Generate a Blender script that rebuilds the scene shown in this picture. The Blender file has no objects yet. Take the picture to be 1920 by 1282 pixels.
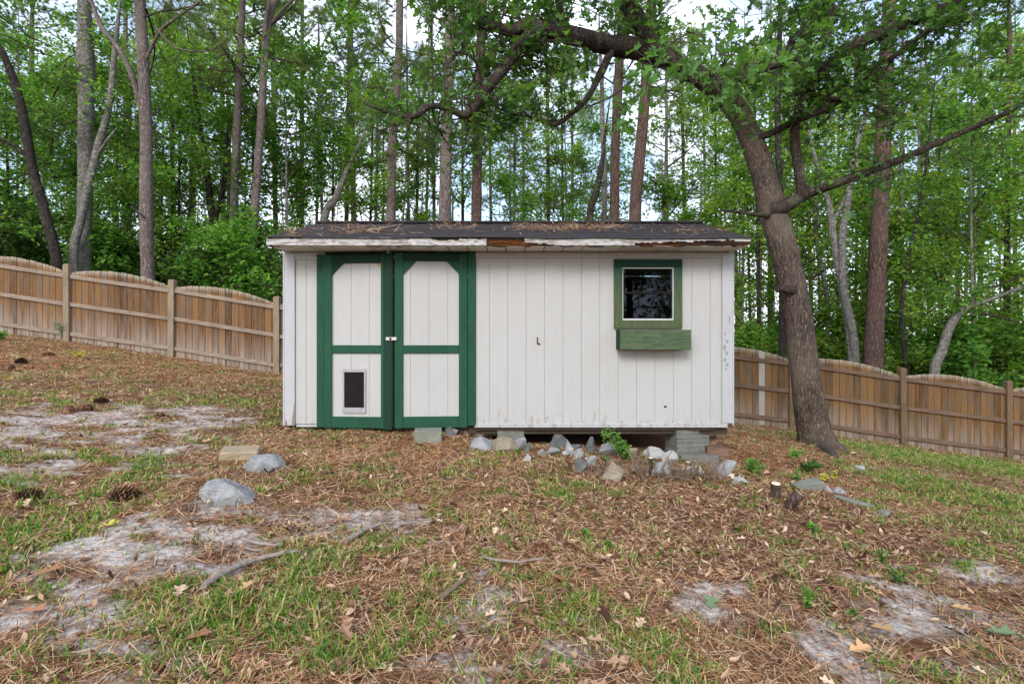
import bpy, bmesh, math, random
import numpy as np
from mathutils import Vector, Matrix

# ------------------------------------------------------------------ camera, sky, sun, exposure
scene = bpy.context.scene
COL = scene.collection
F = 1000.0            # focal length in pixels of a 1920 px wide frame
CZ = 0.94             # eye height above the shed's floor line (z = 0)
cam_d = bpy.data.cameras.new('camera')
cam_d.sensor_fit = 'HORIZONTAL'; cam_d.sensor_width = 36.0; cam_d.lens = 36.0 * F / 1920.0
cam_d.clip_start = 0.05; cam_d.clip_end = 900
cam = bpy.data.objects.new('camera', cam_d); COL.objects.link(cam)
cam.location = (0, 0, CZ); cam.rotation_euler = (math.radians(90), 0, 0)
scene.camera = cam

SUN_EL, SUN_AZ = math.radians(34), math.radians(196)    # azimuth clockwise from +Y: behind the camera
world = bpy.data.worlds.new('World'); scene.world = world; world.use_nodes = True
wn = world.node_tree; wn.nodes.clear()
w_out = wn.nodes.new('ShaderNodeOutputWorld'); w_bg = wn.nodes.new('ShaderNodeBackground')
sky = wn.nodes.new('ShaderNodeTexSky'); sky.sky_type = 'NISHITA'; sky.sun_disc = False
sky.sun_elevation = SUN_EL; sky.sun_rotation = SUN_AZ; sky.air_density = 1.0; sky.dust_density = 1.5
w_tc = wn.nodes.new('ShaderNodeTexCoord')
w_no = wn.nodes.new('ShaderNodeTexNoise'); w_no.inputs['Scale'].default_value = 2.6
w_no.inputs['Detail'].default_value = 7; w_no.inputs['Roughness'].default_value = 0.55
w_rp = wn.nodes.new('ShaderNodeMapRange'); w_rp.inputs[1].default_value = 0.45; w_rp.inputs[2].default_value = 0.63
w_rp.inputs[3].default_value = 0.15; w_rp.inputs[4].default_value = 1.0
w_mx = wn.nodes.new('ShaderNodeMixRGB'); w_mx.inputs[2].default_value = (7.2, 7.6, 8.5, 1)
wn.links.new(w_tc.outputs['Generated'], w_no.inputs['Vector'])
wn.links.new(w_no.outputs['Fac'], w_rp.inputs[0]); wn.links.new(w_rp.outputs[0], w_mx.inputs[0])
wn.links.new(sky.outputs[0], w_mx.inputs[1]); wn.links.new(w_mx.outputs[0], w_bg.inputs['Color'])
w_bg.inputs['Strength'].default_value = 0.15
wn.links.new(w_bg.outputs[0], w_out.inputs[0])

sun_d = bpy.data.lights.new('sun', 'SUN'); sun_d.energy = 1.35; sun_d.angle = math.radians(22); sun_d.color = (1, .96, .9)
sun = bpy.data.objects.new('sun', sun_d); COL.objects.link(sun)
sdir = Vector((math.sin(SUN_AZ) * math.cos(SUN_EL), math.cos(SUN_AZ) * math.cos(SUN_EL), math.sin(SUN_EL)))
sun.rotation_euler = sdir.to_track_quat('Z', 'Y').to_euler(); sun.location = sdir * 60

scene.view_settings.view_transform = 'Standard'; scene.view_settings.look = 'None'
scene.view_settings.gamma = 1.0; scene.view_settings.exposure = 1.04
scene.view_settings.use_curve_mapping = False
scene.render.engine = 'CYCLES'
scene.cycles.use_denoising = True; scene.cycles.use_adaptive_sampling = True; scene.cycles.adaptive_threshold = .02
scene.cycles.max_bounces = 6; scene.cycles.diffuse_bounces = 3; scene.cycles.glossy_bounces = 3
scene.cycles.transmission_bounces = 4; scene.cycles.transparent_max_bounces = 8

rng = np.random.default_rng(7)
random.seed(7)

# ------------------------------------------------------------------ small helpers
def hash2(ix, iy, s):
    v = np.sin(ix * 127.1 + iy * 311.7 + s * 74.7) * 43758.5453
    return v - np.floor(v)

def vnoise(x, y, s=0.0):
    xi = np.floor(x); yi = np.floor(y); fx = x - xi; fy = y - yi
    fx = fx * fx * (3 - 2 * fx); fy = fy * fy * (3 - 2 * fy)
    a = hash2(xi, yi, s); b = hash2(xi + 1, yi, s); c = hash2(xi, yi + 1, s); d = hash2(xi + 1, yi + 1, s)
    return (a * (1 - fx) + b * fx) * (1 - fy) + (c * (1 - fx) + d * fx) * fy

def fbm(x, y, s=0.0, octv=4):
    v = 0; a = .5; t = 0
    for i in range(octv):
        v = v + a * vnoise(x, y, s + i * 3.1); t += a; a *= .5; x = x * 2.03 + 1.7; y = y * 2.03 - 2.3
    return v / t

# ground height: thin-plate surface through surveyed spots
CP = np.array([(-10.37, 12.46, .94), (-7.94, 12.46, .60), (-5.48, 12.46, .20), (0, 12.46, -.42), (6.52, 12.46, -1.10),
    (9.12, 12.46, -1.48), (11.58, 12.46, -1.79), (-16, 12.46, 1.75), (17, 12.46, -2.45),
    (-2.6, 5.9, .0), (-1.3, 5.8, -.08), (0, 5.85, -.16), (1.0, 5.7, -.27), (2.0, 5.7, -.38), (3.0, 5.9, -.50), (4.6, 8.0, -.70),
    (2.4, 8.2, -.36), (-2.5, 8.2, .10), (0, 3, -.33), (0, 0, -.52), (-4, 3, -.06), (4, 3, -.64), (-4, 0, -.3), (4, 0, -.8),
    (-8, 6, .42), (-8, 9, .55), (5, 5.9, -.72), (8, 8, -1.16), (7, 4, -.95), (-8, 2, .2), (-5.5, 9, .24),
    (-10, 25, 1.2), (0, 25, -.4), (10, 25, -1.6), (-14, 3, .6), (14, 3, -1.7), (0, -6, -.8), (-10, -6, 0), (10, -6, -1.6)])
def _tps(r2):
    return np.where(r2 < 1e-9, 0, .5 * r2 * np.log(np.maximum(r2, 1e-9)))
_n = len(CP)
_A = np.zeros((_n + 3, _n + 3)); _d = CP[:, None, :2] - CP[None, :, :2]
_A[:_n, :_n] = _tps((_d ** 2).sum(-1)) + np.eye(_n) * .25
_A[:_n, _n] = 1; _A[:_n, _n + 1:] = CP[:, :2]; _A[_n, :_n] = 1; _A[_n + 1:, :_n] = CP[:, :2].T
_W = np.linalg.solve(_A, np.concatenate([CP[:, 2], [0, 0, 0]]))
def hgt(x, y):
    x = np.asarray(x, float); y = np.asarray(y, float); sh = x.shape
    x = x.ravel(); y = y.ravel()
    ax = np.abs(x); xs = np.sign(x) * np.where(ax > 15, 15 + (ax - 15) * .25, ax)
    ys = np.where(y > 22, 22 + (y - 22) * .08, np.where(y < -5, -5 + (y + 5) * .1, y))
    xs = np.clip(xs, -26, 26); ys = np.clip(ys, -10, 30)
    z = np.zeros(len(xs))
    for i in range(0, len(xs), 40000):
        s = slice(i, i + 40000)
        d2 = (xs[s, None] - CP[None, :, 0]) ** 2 + (ys[s, None] - CP[None, :, 1]) ** 2
        z[s] = _tps(d2) @ _W[:_n] + _W[_n] + xs[s] * _W[_n + 1] + ys[s] * _W[_n + 2]
    return z.reshape(sh)
def hrel(x, y):
    fade = np.clip((40 - np.abs(y)) / 25, 0, 1)
    return ((fbm(x * 1.3, y * 1.3, 5) - .5) * .10 + (fbm(x * 6, y * 6, 9, 3) - .5) * .035) * fade
def H(x, y):
    return hgt(x, y) + hrel(np.asarray(x, float), np.asarray(y, float))
def Hs(x, y):
    return float(H(np.array([x]), np.array([y]))[0])
_ds = np.arange(1.0, 40, .01)
def gp(px, py):
    """spot on the ground seen at a pixel of the photograph"""
    x = (px - 960) * _ds / F; z = CZ - (py - 641) * _ds / F
    k = np.argmax(z < hgt(x, _ds)); d = _ds[k]
    return np.array([x[k], d, Hs(x[k], d)])
def co(px):
    return 1 / math.hypot(1, (px - 960) / F)      # an upright post looks wider away from the axis
def P(px, py, d):
    return np.array([(px - 960) * d / F, d, CZ - (py - 641) * d / F])

def link(o, parent=None):
    COL.objects.link(o)
    if parent is not None:
        o.parent = parent
        if parent.parent is None and parent.type == 'EMPTY':
            o.matrix_parent_inverse = Matrix.Translation(-parent.location)
    return o
def tag(o, label=None, cat=None, group=None, kind=None):
    if label: o['label'] = label
    if cat: o['category'] = cat
    if group: o['group'] = group
    if kind: o['kind'] = kind
    return o
def empty(name, loc, label, cat, group=None):
    o = bpy.data.objects.new(name, None); o.location = Vector([float(c) for c in loc]); o.empty_display_size = .1
    COL.objects.link(o)
    return tag(o, label, cat, group)

class MB:
    """collects vertices and faces with material slots, builds one mesh"""
    def __init__(s): s.v = []; s.f = []; s.n = 0
    def add(s, V, Fc, m=0):
        V = np.asarray(V, float).reshape(-1, 3); s.v.append(V)
        if not isinstance(Fc, np.ndarray):
            g = {}
            for f in Fc: g.setdefault(len(f), []).append(f)
            for k, fs in g.items(): s.f.append((np.array(fs, np.int64) + s.n, m))
        elif len(Fc): s.f.append((Fc.astype(np.int64) + s.n, m))
        s.n += len(V)
    def mesh(s, name, mats, smooth=False):
        me = bpy.data.meshes.new(name)
        V = np.concatenate(s.v) if s.v else np.zeros((0, 3))
        loops = np.concatenate([f.ravel() for f, m in s.f]); tot = np.concatenate([np.full(len(f), f.shape[1]) for f, m in s.f])
        mi = np.concatenate([np.full(len(f), m) for f, m in s.f])
        me.vertices.add(len(V)); me.vertices.foreach_set('co', V.astype(np.float32).ravel())
        me.loops.add(len(loops)); me.loops.foreach_set('vertex_index', loops.astype(np.int32))
        me.polygons.add(len(tot))
        me.polygons.foreach_set('loop_start', (np.cumsum(tot) - tot).astype(np.int32))
        me.polygons.foreach_set('loop_total', tot.astype(np.int32))
        me.polygons.foreach_set('material_index', mi.astype(np.int32))
        sm = smooth if isinstance(smooth, (list, tuple)) else [smooth] * 8
        me.polygons.foreach_set('use_smooth', np.array([bool(sm[int(k)]) for k in mi]))
        for m in (mats if isinstance(mats, (list, tuple)) else [mats]): me.materials.append(m)
        me.update(); me.validate()
        return me
    def obj(s, name, mats, parent=None, smooth=False):
        return link(bpy.data.objects.new(name, s.mesh(name, mats, smooth)), parent)

def catmull(pts, per=5):
    p = np.asarray(pts, float)
    if len(p) < 3: per = max(per, 2)
    q = np.vstack([2 * p[0] - p[1], p, 2 * p[-1] - p[-2]]); out = []
    for i in range(1, len(q) - 2):
        for t in np.linspace(0, 1, per, endpoint=False):
            a, b, c, d = q[i - 1], q[i], q[i + 1], q[i + 2]
            out.append(.5 * (2 * b + (c - a) * t + (2 * a - 5 * b + 4 * c - d) * t * t + (3 * b - a - 3 * c + d) * t ** 3))
    out.append(p[-1]); return np.array(out)

def tube(mb, pts, rad, n=8, m=0, cap=True, rough=0.0, seed=0):
    pts = np.asarray(pts, float); rad = np.asarray(rad, float); k = len(pts)
    tan = np.gradient(pts, axis=0); tan /= np.linalg.norm(tan, axis=1)[:, None] + 1e-12
    ref = np.array([0, 1.0, 0]) if abs(tan[0][1]) < .9 else np.array([1.0, 0, 0])
    A = np.zeros((k, 3)); B = np.zeros((k, 3)); a = np.cross(tan[0], ref); a /= np.linalg.norm(a)
    for i in range(k):
        a = a - tan[i] * (a @ tan[i]); a /= np.linalg.norm(a) + 1e-12; A[i] = a; B[i] = np.cross(tan[i], a)
    th = np.arange(n) * 2 * math.pi / n
    r = np.repeat(rad[:, None], n, 1)
    if rough:
        i, j = np.meshgrid(np.arange(k), np.arange(n), indexing='ij')
        r = r * (1 + rough * (hash2(i * 1.0, j * 1.0, seed) - .5) * 2 + rough * 1.3 * (vnoise(i / 3.0, j / 3.0, seed + 4) - .5) * 2)
    V = pts[:, None, :] + r[:, :, None] * (np.cos(th)[None, :, None] * A[:, None, :] + np.sin(th)[None, :, None] * B[:, None, :])
    idx = np.arange(k * n).reshape(k, n); nx = np.roll(idx, -1, 1)
    Q = np.stack([idx[:-1], nx[:-1], nx[1:], idx[1:]], -1).reshape(-1, 4)
    mb.add(V.reshape(-1, 3), Q, m)
    if cap:
        V2 = V[-1]; mb.add(np.vstack([V2, pts[-1:]]), np.array([[j, (j + 1) % n, n] for j in range(n)]), m)
        V2 = V[0]; mb.add(np.vstack([V2, pts[:1]]), np.array([[(j + 1) % n, j, n] for j in range(n)]), m)

def scatter(mb, T, TF, pos, nrm, ang, scl, m=0, bend=None):
    """place template T (k,3; x along the blade, z its normal) at pos with normal nrm, turned by ang about it"""
    N = len(pos); nrm = nrm / (np.linalg.norm(nrm, axis=1)[:, None] + 1e-9)
    ref = np.where(np.abs(nrm[:, 2:3]) < .9, np.array([[0, 0, 1.0]]), np.array([[1.0, 0, 0]]))
    u = np.cross(ref, nrm); u /= np.linalg.norm(u, axis=1)[:, None] + 1e-9; v = np.cross(nrm, u)
    c, s = np.cos(ang)[:, None], np.sin(ang)[:, None]; X = u * c + v * s; Y = -u * s + v * c
    scl = np.asarray(scl, float)
    if scl.ndim == 1: scl = np.repeat(scl[:, None], 3, 1)
    V = pos[:, None, :] + T[None, :, 0:1] * X[:, None, :] * scl[:, None, 0:1] + T[None, :, 1:2] * Y[:, None, :] * scl[:, None, 1:2] + T[None, :, 2:3] * nrm[:, None, :] * scl[:, None, 2:3]
    k = len(T); FF = (TF[None] + (np.arange(N) * k)[:, None, None]).reshape(-1, TF.shape[1])
    mb.add(V.reshape(-1, 3), FF, m)

LEAF = np.array([(0, 0, 0), (.5, .30, .07), (1, 0, -.06), (.5, -.30, .07)]); LEAF_F = np.array([[0, 1, 2], [0, 2, 3]])

def box_mesh(sx_, sy_, sz_, bev=.003):
    bm = bmesh.new(); bmesh.ops.create_cube(bm, size=1)
    bmesh.ops.scale(bm, vec=(sx_, sy_, sz_), verts=bm.verts)
    if bev: bmesh.ops.bevel(bm, geom=bm.edges[:], offset=bev, segments=1, affect='EDGES')
    return bm
def box(name, x0, x1, y0, y1, z0, z1, mat, parent=None, bev=.003):
    bm = box_mesh(x1 - x0, y1 - y0, z1 - z0, min(bev, .45 * min(x1 - x0, y1 - y0, z1 - z0)))
    bmesh.ops.translate(bm, vec=((x0 + x1) / 2, (y0 + y1) / 2, (z0 + z1) / 2), verts=bm.verts)
    me = bpy.data.meshes.new(name); bm.to_mesh(me); bm.free(); me.materials.append(mat)
    return link(bpy.data.objects.new(name, me), parent)
def poly_prism(name, xz, y0, y1, mat, parent=None):
    n = len(xz); V = [(x, y0, z) for x, z in xz] + [(x, y1, z) for x, z in xz]
    Fc = [tuple(range(n)), tuple(range(2 * n - 1, n - 1, -1))] + [(i, i + n, (i + 1) % n + n, (i + 1) % n) for i in range(n)]
    me = bpy.data.meshes.new(name); me.from_pydata(V, [], Fc)
    bm = bmesh.new(); bm.from_mesh(me); bmesh.ops.recalc_face_normals(bm, faces=bm.faces); bm.to_mesh(me); bm.free()
    me.materials.append(mat); return link(bpy.data.objects.new(name, me), parent)

# ------------------------------------------------------------------ materials
class NT:
    def __init__(s, name):
        s.m = bpy.data.materials.new(name); s.m.use_nodes = True; s.t = s.m.node_tree; s.t.nodes.clear()
        s.out = s.t.nodes.new('ShaderNodeOutputMaterial')
    def n(s, typ, **kw):
        nd = s.t.nodes.new('ShaderNode' + typ)
        for k, v in kw.items():
            if k.startswith('i_'):
                key = k[2:]; key = int(key) if key.isdigit() else key
                s.set(nd.inputs[key], v)
            else: setattr(nd, k, v)
        return nd
    def set(s, sock, v):
        if isinstance(v, bpy.types.NodeSocket): s.t.links.new(v, sock)
        elif isinstance(v, tuple) and len(v) == 3 and sock.type == 'RGBA': sock.default_value = (*v, 1)
        else: sock.default_value = v
    def coord(s, kind='Object', scale=(1, 1, 1), rot=(0, 0, 0), loc=None):
        c = s.n('TexCoord').outputs[kind]; mp = s.n('Mapping'); s.set(mp.inputs['Vector'], c)
        mp.inputs['Scale'].default_value = scale; mp.inputs['Rotation'].default_value = rot
        if loc is not None: s.set(mp.inputs['Location'], loc)
        return mp.outputs[0]
    def noise(s, vec, sc, det=4, rough=.55, dist=0):
        nd = s.n('TexNoise'); s.set(nd.inputs['Vector'], vec); nd.inputs['Scale'].default_value = sc
        nd.inputs['Detail'].default_value = det; nd.inputs['Roughness'].default_value = rough; nd.inputs['Distortion'].default_value = dist
        return nd.outputs['Fac']
    def ramp(s, fac, stops):
        nd = s.n('ValToRGB'); s.set(nd.inputs[0], fac); r = nd.color_ramp
        while len(r.elements) < len(stops): r.elements.new(.5)
        for e, (p, c) in zip(r.elements, stops):
            e.position = p; e.color = (*c, 1) if isinstance(c, tuple) else (c, c, c, 1)
        return nd.outputs[0]
    def mr(s, v, a, b, c=0, d=1):
        nd = s.n('MapRange'); s.set(nd.inputs[0], v)
        for i, q in enumerate((a, b, c, d)): nd.inputs[i + 1].default_value = q
        return nd.outputs[0]
    def math(s, op, a, b=0.0):
        nd = s.n('Math', operation=op); s.set(nd.inputs[0], a); s.set(nd.inputs[1], b); return nd.outputs[0]
    def mix(s, f, a, b, typ='MIX'):
        nd = s.n('MixRGB', blend_type=typ); s.set(nd.inputs[0], f); s.set(nd.inputs[1], a); s.set(nd.inputs[2], b); return nd.outputs[0]
    def bump(s, h, strength=.4, dist=.01):
        nd = s.n('Bump'); s.set(nd.inputs['Height'], h); nd.inputs['Strength'].default_value = strength; nd.inputs['Distance'].default_value = dist
        return nd.outputs[0]
    def bsdf(s, col, rough=.8, normal=None, spec=.3, metal=0):
        b = s.n('BsdfPrincipled'); s.set(b.inputs['Base Color'], col); s.set(b.inputs['Roughness'], rough)
        b.inputs['Specular IOR Level'].default_value = spec; b.inputs['Metallic'].default_value = metal
        if normal is not None: s.set(b.inputs['Normal'], normal)
        return b.outputs[0]
    def done(s, sh):
        s.t.links.new(sh, s.out.inputs['Surface']); return s.m

def m_paint(name, col, dirt=(.42, .38, .32), amount=.35, worn=None, grain=1.0, splash=False):
    t = NT(name); v = t.coord(); vs = t.coord(scale=(14, 14, 1.1))
    streak = t.noise(vs, 3.0, 5, .6); blot = t.noise(v, 1.8, 6, .65); fine = t.noise(v, 60, 3)
    f = t.mr(t.math('MULTIPLY', streak, blot), .22, .50, 0, amount)
    c = t.mix(f, col, dirt); c = t.mix(t.mr(fine, .62, .8, 0, .35), c, tuple(x * .7 for x in col))
    if worn:
        w = t.noise(t.coord(scale=(9, 9, 2.2)), 5.5, 6, .7, .4)
        c = t.mix(t.mr(w, .60, .66, 0, .85), c, worn)
    if splash:      # mud splashed up from the ground, paint worn off near it
        z = t.n('SeparateXYZ'); t.set(z.inputs[0], t.n('TexCoord').outputs['Object']); w = t.noise(t.coord(scale=(5, 5, 2.4)), 3.2, 6, .7, .3)
        k = t.math('ADD', w, t.mr(z.outputs[2], .0, .40, .12, -.15)); c = t.mix(t.mr(k, .60, .72, 0, .6), c, (.23, .195, .155))
    h = t.noise(t.coord(scale=(60, 60, 4)), 4, 4, .6)
    return t.done(t.bsdf(c, .72, t.bump(h, .25 * grain, .004), .15))
M = {}
M['white'] = m_paint('white_paint', (.37, .373, .374), (.27, .25, .225), .30, splash=True)
M['trim'] = m_paint('white_trim_paint', (.36, .372, .395), (.23, .21, .185), .40, splash=True)
M['green'] = m_paint('green_paint', (.014, .064, .036), (.007, .025, .017), .85, worn=(.008, .030, .019), grain=2)
M['darkgreen'] = m_paint('dark_green_paint', (.008, .033, .023), (.005, .017, .012), .7, grain=2)
M['olive'] = m_paint('olive_green_paint', (.10, .145, .055), (.045, .07, .03), .6, grain=2)

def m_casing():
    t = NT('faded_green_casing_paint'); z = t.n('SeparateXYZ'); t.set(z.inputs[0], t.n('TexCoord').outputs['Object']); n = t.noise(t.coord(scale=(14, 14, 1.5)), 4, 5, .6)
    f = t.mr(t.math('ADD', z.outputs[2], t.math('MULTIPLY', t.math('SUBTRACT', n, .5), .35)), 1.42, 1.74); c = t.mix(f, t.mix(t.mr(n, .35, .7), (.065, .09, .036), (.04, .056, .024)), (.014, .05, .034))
    return t.done(t.bsdf(c, .7, t.bump(n, .4, .004), .3))
M['casing'] = m_casing()
def m_boxgreen():
    t = NT('weathered_green_wood'); g = t.noise(t.coord(scale=(1.6, 9, 14)), 4, 7, .7, .9)
    c = t.ramp(g, [(.30, (.022, .036, .021)), (.46, (.046, .074, .038)), (.62, (.085, .118, .064)), (.8, (.04, .066, .036))])
    return t.done(t.bsdf(c, .8, t.bump(g, .6, .006)))
M['boxgreen'] = m_boxgreen()
def m_soffit():
    t = NT('soffit_paint'); f = t.noise(t.coord(), 3, 5); c = t.mix(t.mr(f, .4, .75, 0, .5), (.58, .55, .50), (.45, .40, .34))
    return t.done(t.bsdf(c, .6))
M['soffit'] = m_soffit()
def m_fascia():
    t = NT('peeling_white_paint'); v = t.coord(scale=(2.2, 1, 9)); a = t.noise(v, 5, 7, .72, .5); b = t.noise(t.coord(scale=(1, 1, 4)), 2.2, 4)
    w = t.mr(t.math('ADD', a, t.math('MULTIPLY', b, .35)), .66, .74)
    wood = t.ramp(t.noise(t.coord(scale=(1.5, 1, 30)), 6, 5), [(.35, (.10, .085, .07)), (.6, (.30, .27, .24))])
    c = t.mix(w, t.mix(t.noise(t.coord(), 14, 4), (.47, .47, .48), (.33, .325, .32)), wood)
    return t.done(t.bsdf(c, .75, t.bump(t.math('SUBTRACT', 1.0, w), .6, .004)))
M['fascia'] = m_fascia()
def m_rot():
    t = NT('rotten_wood'); a = t.noise(t.coord(scale=(2.5, 2, 22)), 5, 7, .7, 1.0)
    big = t.noise(t.coord(scale=(1, 1, 2)), 2.2, 3)
    c = t.ramp(a, [(.30, (.012, .008, .006)), (.48, (.07, .028, .012)), (.62, (.26, .085, .025)), (.78, (.36, .17, .07))])
    c = t.mix(t.mr(big, .45, .62), c, (.03, .02, .016))
    return t.done(t.bsdf(c, .95, t.bump(a, 1.0, .02), .1))
M['rot'] = m_rot()
def m_shingle():
    t = NT('asphalt_shingle'); g = t.noise(t.coord(), 220, 3, .7); b = t.noise(t.coord(scale=(1, 3, 3)), 2.5, 5, .6); r = t.n('ObjectInfo').outputs['Random']
    c = t.ramp(g, [(.3, (.012, .0115, .014)), (.7, (.052, .050, .058))]); c = t.mix(t.mr(b, .45, .7, 0, .45), c, (.05, .038, .032))
    c = t.mix(t.mr(r, 0, 1, 0, .35), c, (.034, .032, .037)); return t.done(t.bsdf(c, .9, t.bump(g, .5, .003), .15))
M['shingle'] = m_shingle()
def m_metal(name, col, rough=.45):
    t = NT(name); g = t.noise(t.coord(), 30, 5); c = t.mix(t.mr(g, .4, .75, 0, .4), col, tuple(x * .55 for x in col))
    return t.done(t.bsdf(c, rough, None, .5, .7))
M['hasp'] = m_metal('galvanised_steel', (.42, .42, .42))
def m_flat(name, col, rough=.8, spec=.2, var=.3, sc=8):
    t = NT(name); g = t.noise(t.coord(), sc, 5, .6); c = t.mix(t.mr(g, .35, .7, 0, var), col, tuple(x * .5 for x in col))
    return t.done(t.bsdf(c, rough, t.bump(g, .3, .004), spec))
M['alu'] = m_flat('painted_aluminium', (.30, .30, .33), .5, .3, .4, 20); M['flap'] = m_flat('dark_vinyl_flap', (.016, .014, .013), .9, .05, .5, 14)
M['lichen'] = m_flat('grey_lichen', (.27, .28, .27), .95, .05, .6, 90); M['interior'] = m_flat('bare_plywood', (.20, .15, .10)); M['beam'] = m_flat('dark_timber', (.055, .042, .032), var=.6)
M['vinyl'] = m_flat('white_vinyl', (.46, .47, .49), .4, .4, .15)
def m_glass():
    t = NT('window_glass'); g = t.n('BsdfGlossy'); g.inputs['Roughness'].default_value = .015
    g.inputs['Color'].default_value = (.36, .40, .50, 1)
    n = t.bump(t.noise(t.coord(), 3.5, 2), .02, .03); t.set(g.inputs['Normal'], n)
    tr = t.n('BsdfTransparent'); tr.inputs['Color'].default_value = (.55, .57, .62, 1)
    fr = t.n('Fresnel'); fr.inputs['IOR'].default_value = 1.5
    mx = t.n('MixShader'); t.set(mx.inputs[0], fr.outputs[0]); t.set(mx.inputs[1], tr.outputs[0]); t.set(mx.inputs[2], g.outputs[0])
    return t.done(mx.outputs[0])
M['glass'] = m_glass()

def m_fence(name, stops, gray, lowgray):
    t = NT(name); r = t.n('ObjectInfo').outputs['Random']; off = t.n('CombineXYZ'); t.set(off.inputs[0], t.math('MULTIPLY', r, 37.0)); t.set(off.inputs[2], t.math('MULTIPLY', r, 91.0))
    v = t.coord(scale=(14, 14, .8), loc=off.outputs[0]); g = t.noise(v, 2.2, 6, .7, .7); bl = t.noise(t.coord(scale=(4, 4, 1.2), loc=off.outputs[0]), 1.3, 5, .6)
    c = t.ramp(t.math('ADD', t.math('MULTIPLY', g, .74), t.math('MULTIPLY', r, .26)), stops)
    z = t.n('SeparateXYZ'); t.set(z.inputs[0], t.n('TexCoord').outputs['Generated']); zz = z.outputs[2]
    f = t.mr(bl, .48, .64, 0, .75); c = t.mix(f, c, gray)
    low = t.math('MULTIPLY', t.mr(zz, .45, .08), t.mr(t.noise(v, 1.0, 4), .35, .6)); c = t.mix(t.math('MULTIPLY', low, lowgray), c, (.27, .235, .205))
    top = t.math('MULTIPLY', t.mr(zz, .93, 1.0), t.mr(g, .3, .6)); c = t.mix(top, c, (.36, .34, .28))
    kn = t.n('TexVoronoi'); t.set(kn.inputs['Vector'], t.coord(scale=(7, 7, 1.6), loc=off.outputs[0])); kn.inputs['Scale'].default_value = 1.3
    c = t.mix(t.mr(kn.outputs['Distance'], .09, .04, 0, .7), c, (.07, .035, .018))
    return t.done(t.bsdf(c, .85, t.bump(g, .5, .005), .15))
M['picket'] = m_fence('cedar_picket', [(.28, (.045, .025, .014)), (.42, (.105, .056, .026)), (.58, (.18, .098, .043)), (.8, (.155, .096, .054))], (.105, .088, .075), .9)
M['picket_dark'] = m_fence('brown_cedar_picket', [(.28, (.040, .023, .012)), (.42, (.10, .056, .025)), (.58, (.175, .095, .038)), (.8, (.14, .085, .045))], (.095, .076, .056), .7)  # browner, darker wood tone of the lower fence panels
M['picket_pale'] = m_fence('pale_new_picket', [(.2, (.25, .23, .20)), (.8, (.36, .34, .30))], (.28, .26, .235), .3)
def m_wood(name, a, b, axis=(1, 12, 12)):
    t = NT(name); g = t.noise(t.coord(scale=axis), 4, 6, .65, .5); bl = t.noise(t.coord(), 2.2, 4)
    c = t.mix(t.mr(g, .3, .7), a, b); c = t.mix(t.mr(bl, .5, .7, 0, .4), c, tuple(x * .6 for x in a)); return t.done(t.bsdf(c, .88, t.bump(g, .5, .005), .15))
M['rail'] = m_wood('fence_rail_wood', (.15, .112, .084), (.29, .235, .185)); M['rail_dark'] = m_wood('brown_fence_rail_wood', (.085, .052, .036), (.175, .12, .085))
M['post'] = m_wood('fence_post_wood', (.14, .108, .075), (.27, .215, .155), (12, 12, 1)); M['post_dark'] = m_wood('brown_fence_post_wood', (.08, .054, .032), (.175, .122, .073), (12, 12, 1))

def m_bark(name, dark, mid, light, sc=(9, 9, 2.0), moss=0.0, s=3.0, crackw=.20):
    t = NT(name); v = t.coord(scale=sc); a = t.noise(v, s, 5, .6, .5); b = t.noise(v, s * 2.3, 4, .6, .3)
    r1 = t.mr(t.math('ABSOLUTE', t.math('SUBTRACT', a, .5)), 0, crackw * .5); r2 = t.mr(t.math('ABSOLUTE', t.math('SUBTRACT', b, .5)), 0, crackw * .7)
    nz = t.noise(t.coord(), 35, 5, .7); big = t.noise(t.coord(), 1.3, 5)
    h = t.math('MULTIPLY', t.math('ADD', t.math('MULTIPLY', r1, .65), t.math('MULTIPLY', r2, .35)), t.mr(nz, .25, .7, .55, 1))
    c = t.ramp(h, [(.08, dark), (.5, mid), (.92, light)]); c = t.mix(t.mr(big, .4, .7, 0, .5), c, mid)
    if moss: c = t.mix(t.mr(t.noise(t.coord(), 2.3, 6, .65), .54, .68, 0, moss), c, (.21, .235, .16))
    return t.done(t.bsdf(c, .92, t.bump(h, 1.0, .035), .1))
M['bark_oak'] = m_bark('oak_bark', (.04, .030, .025), (.275, .215, .178), (.54, .46, .40), (10, 10, 1.9), .22, 3.6, .46)
M['bark_limb'] = m_bark('oak_limb_bark', (.022, .017, .014), (.12, .095, .078), (.31, .27, .23), (9, 9, 5), .55, 3.4, .34)
M['bark_pine'] = m_bark('pine_bark', (.07, .053, .048), (.27, .225, .205), (.46, .41, .39), (8, 8, 2.4), 0, 3, .3)
M['bark_redpine'] = m_bark('red_pine_bark', (.04, .026, .022), (.18, .12, .098), (.33, .245, .21), (9, 9, 1.8), 0, 3, .3)
M['bark_grey'] = m_bark('grey_hardwood_bark', (.085, .077, .068), (.20, .19, .17), (.34, .33, .31), (4, 4, 5), .35, 2.2, .10)
M['bark_dark'] = m_bark('dark_hardwood_bark', (.016, .013, .012), (.058, .05, .044), (.14, .13, .12), (7, 7, 3), .3, 3, .25)
M['twig'] = m_flat('twig_bark', (.055, .042, .034)); M['drytwig'] = m_flat('dry_twig', (.17, .12, .085)); M['stick'] = m_wood('weathered_stick', (.14, .11, .09), (.32, .28, .25))

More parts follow.
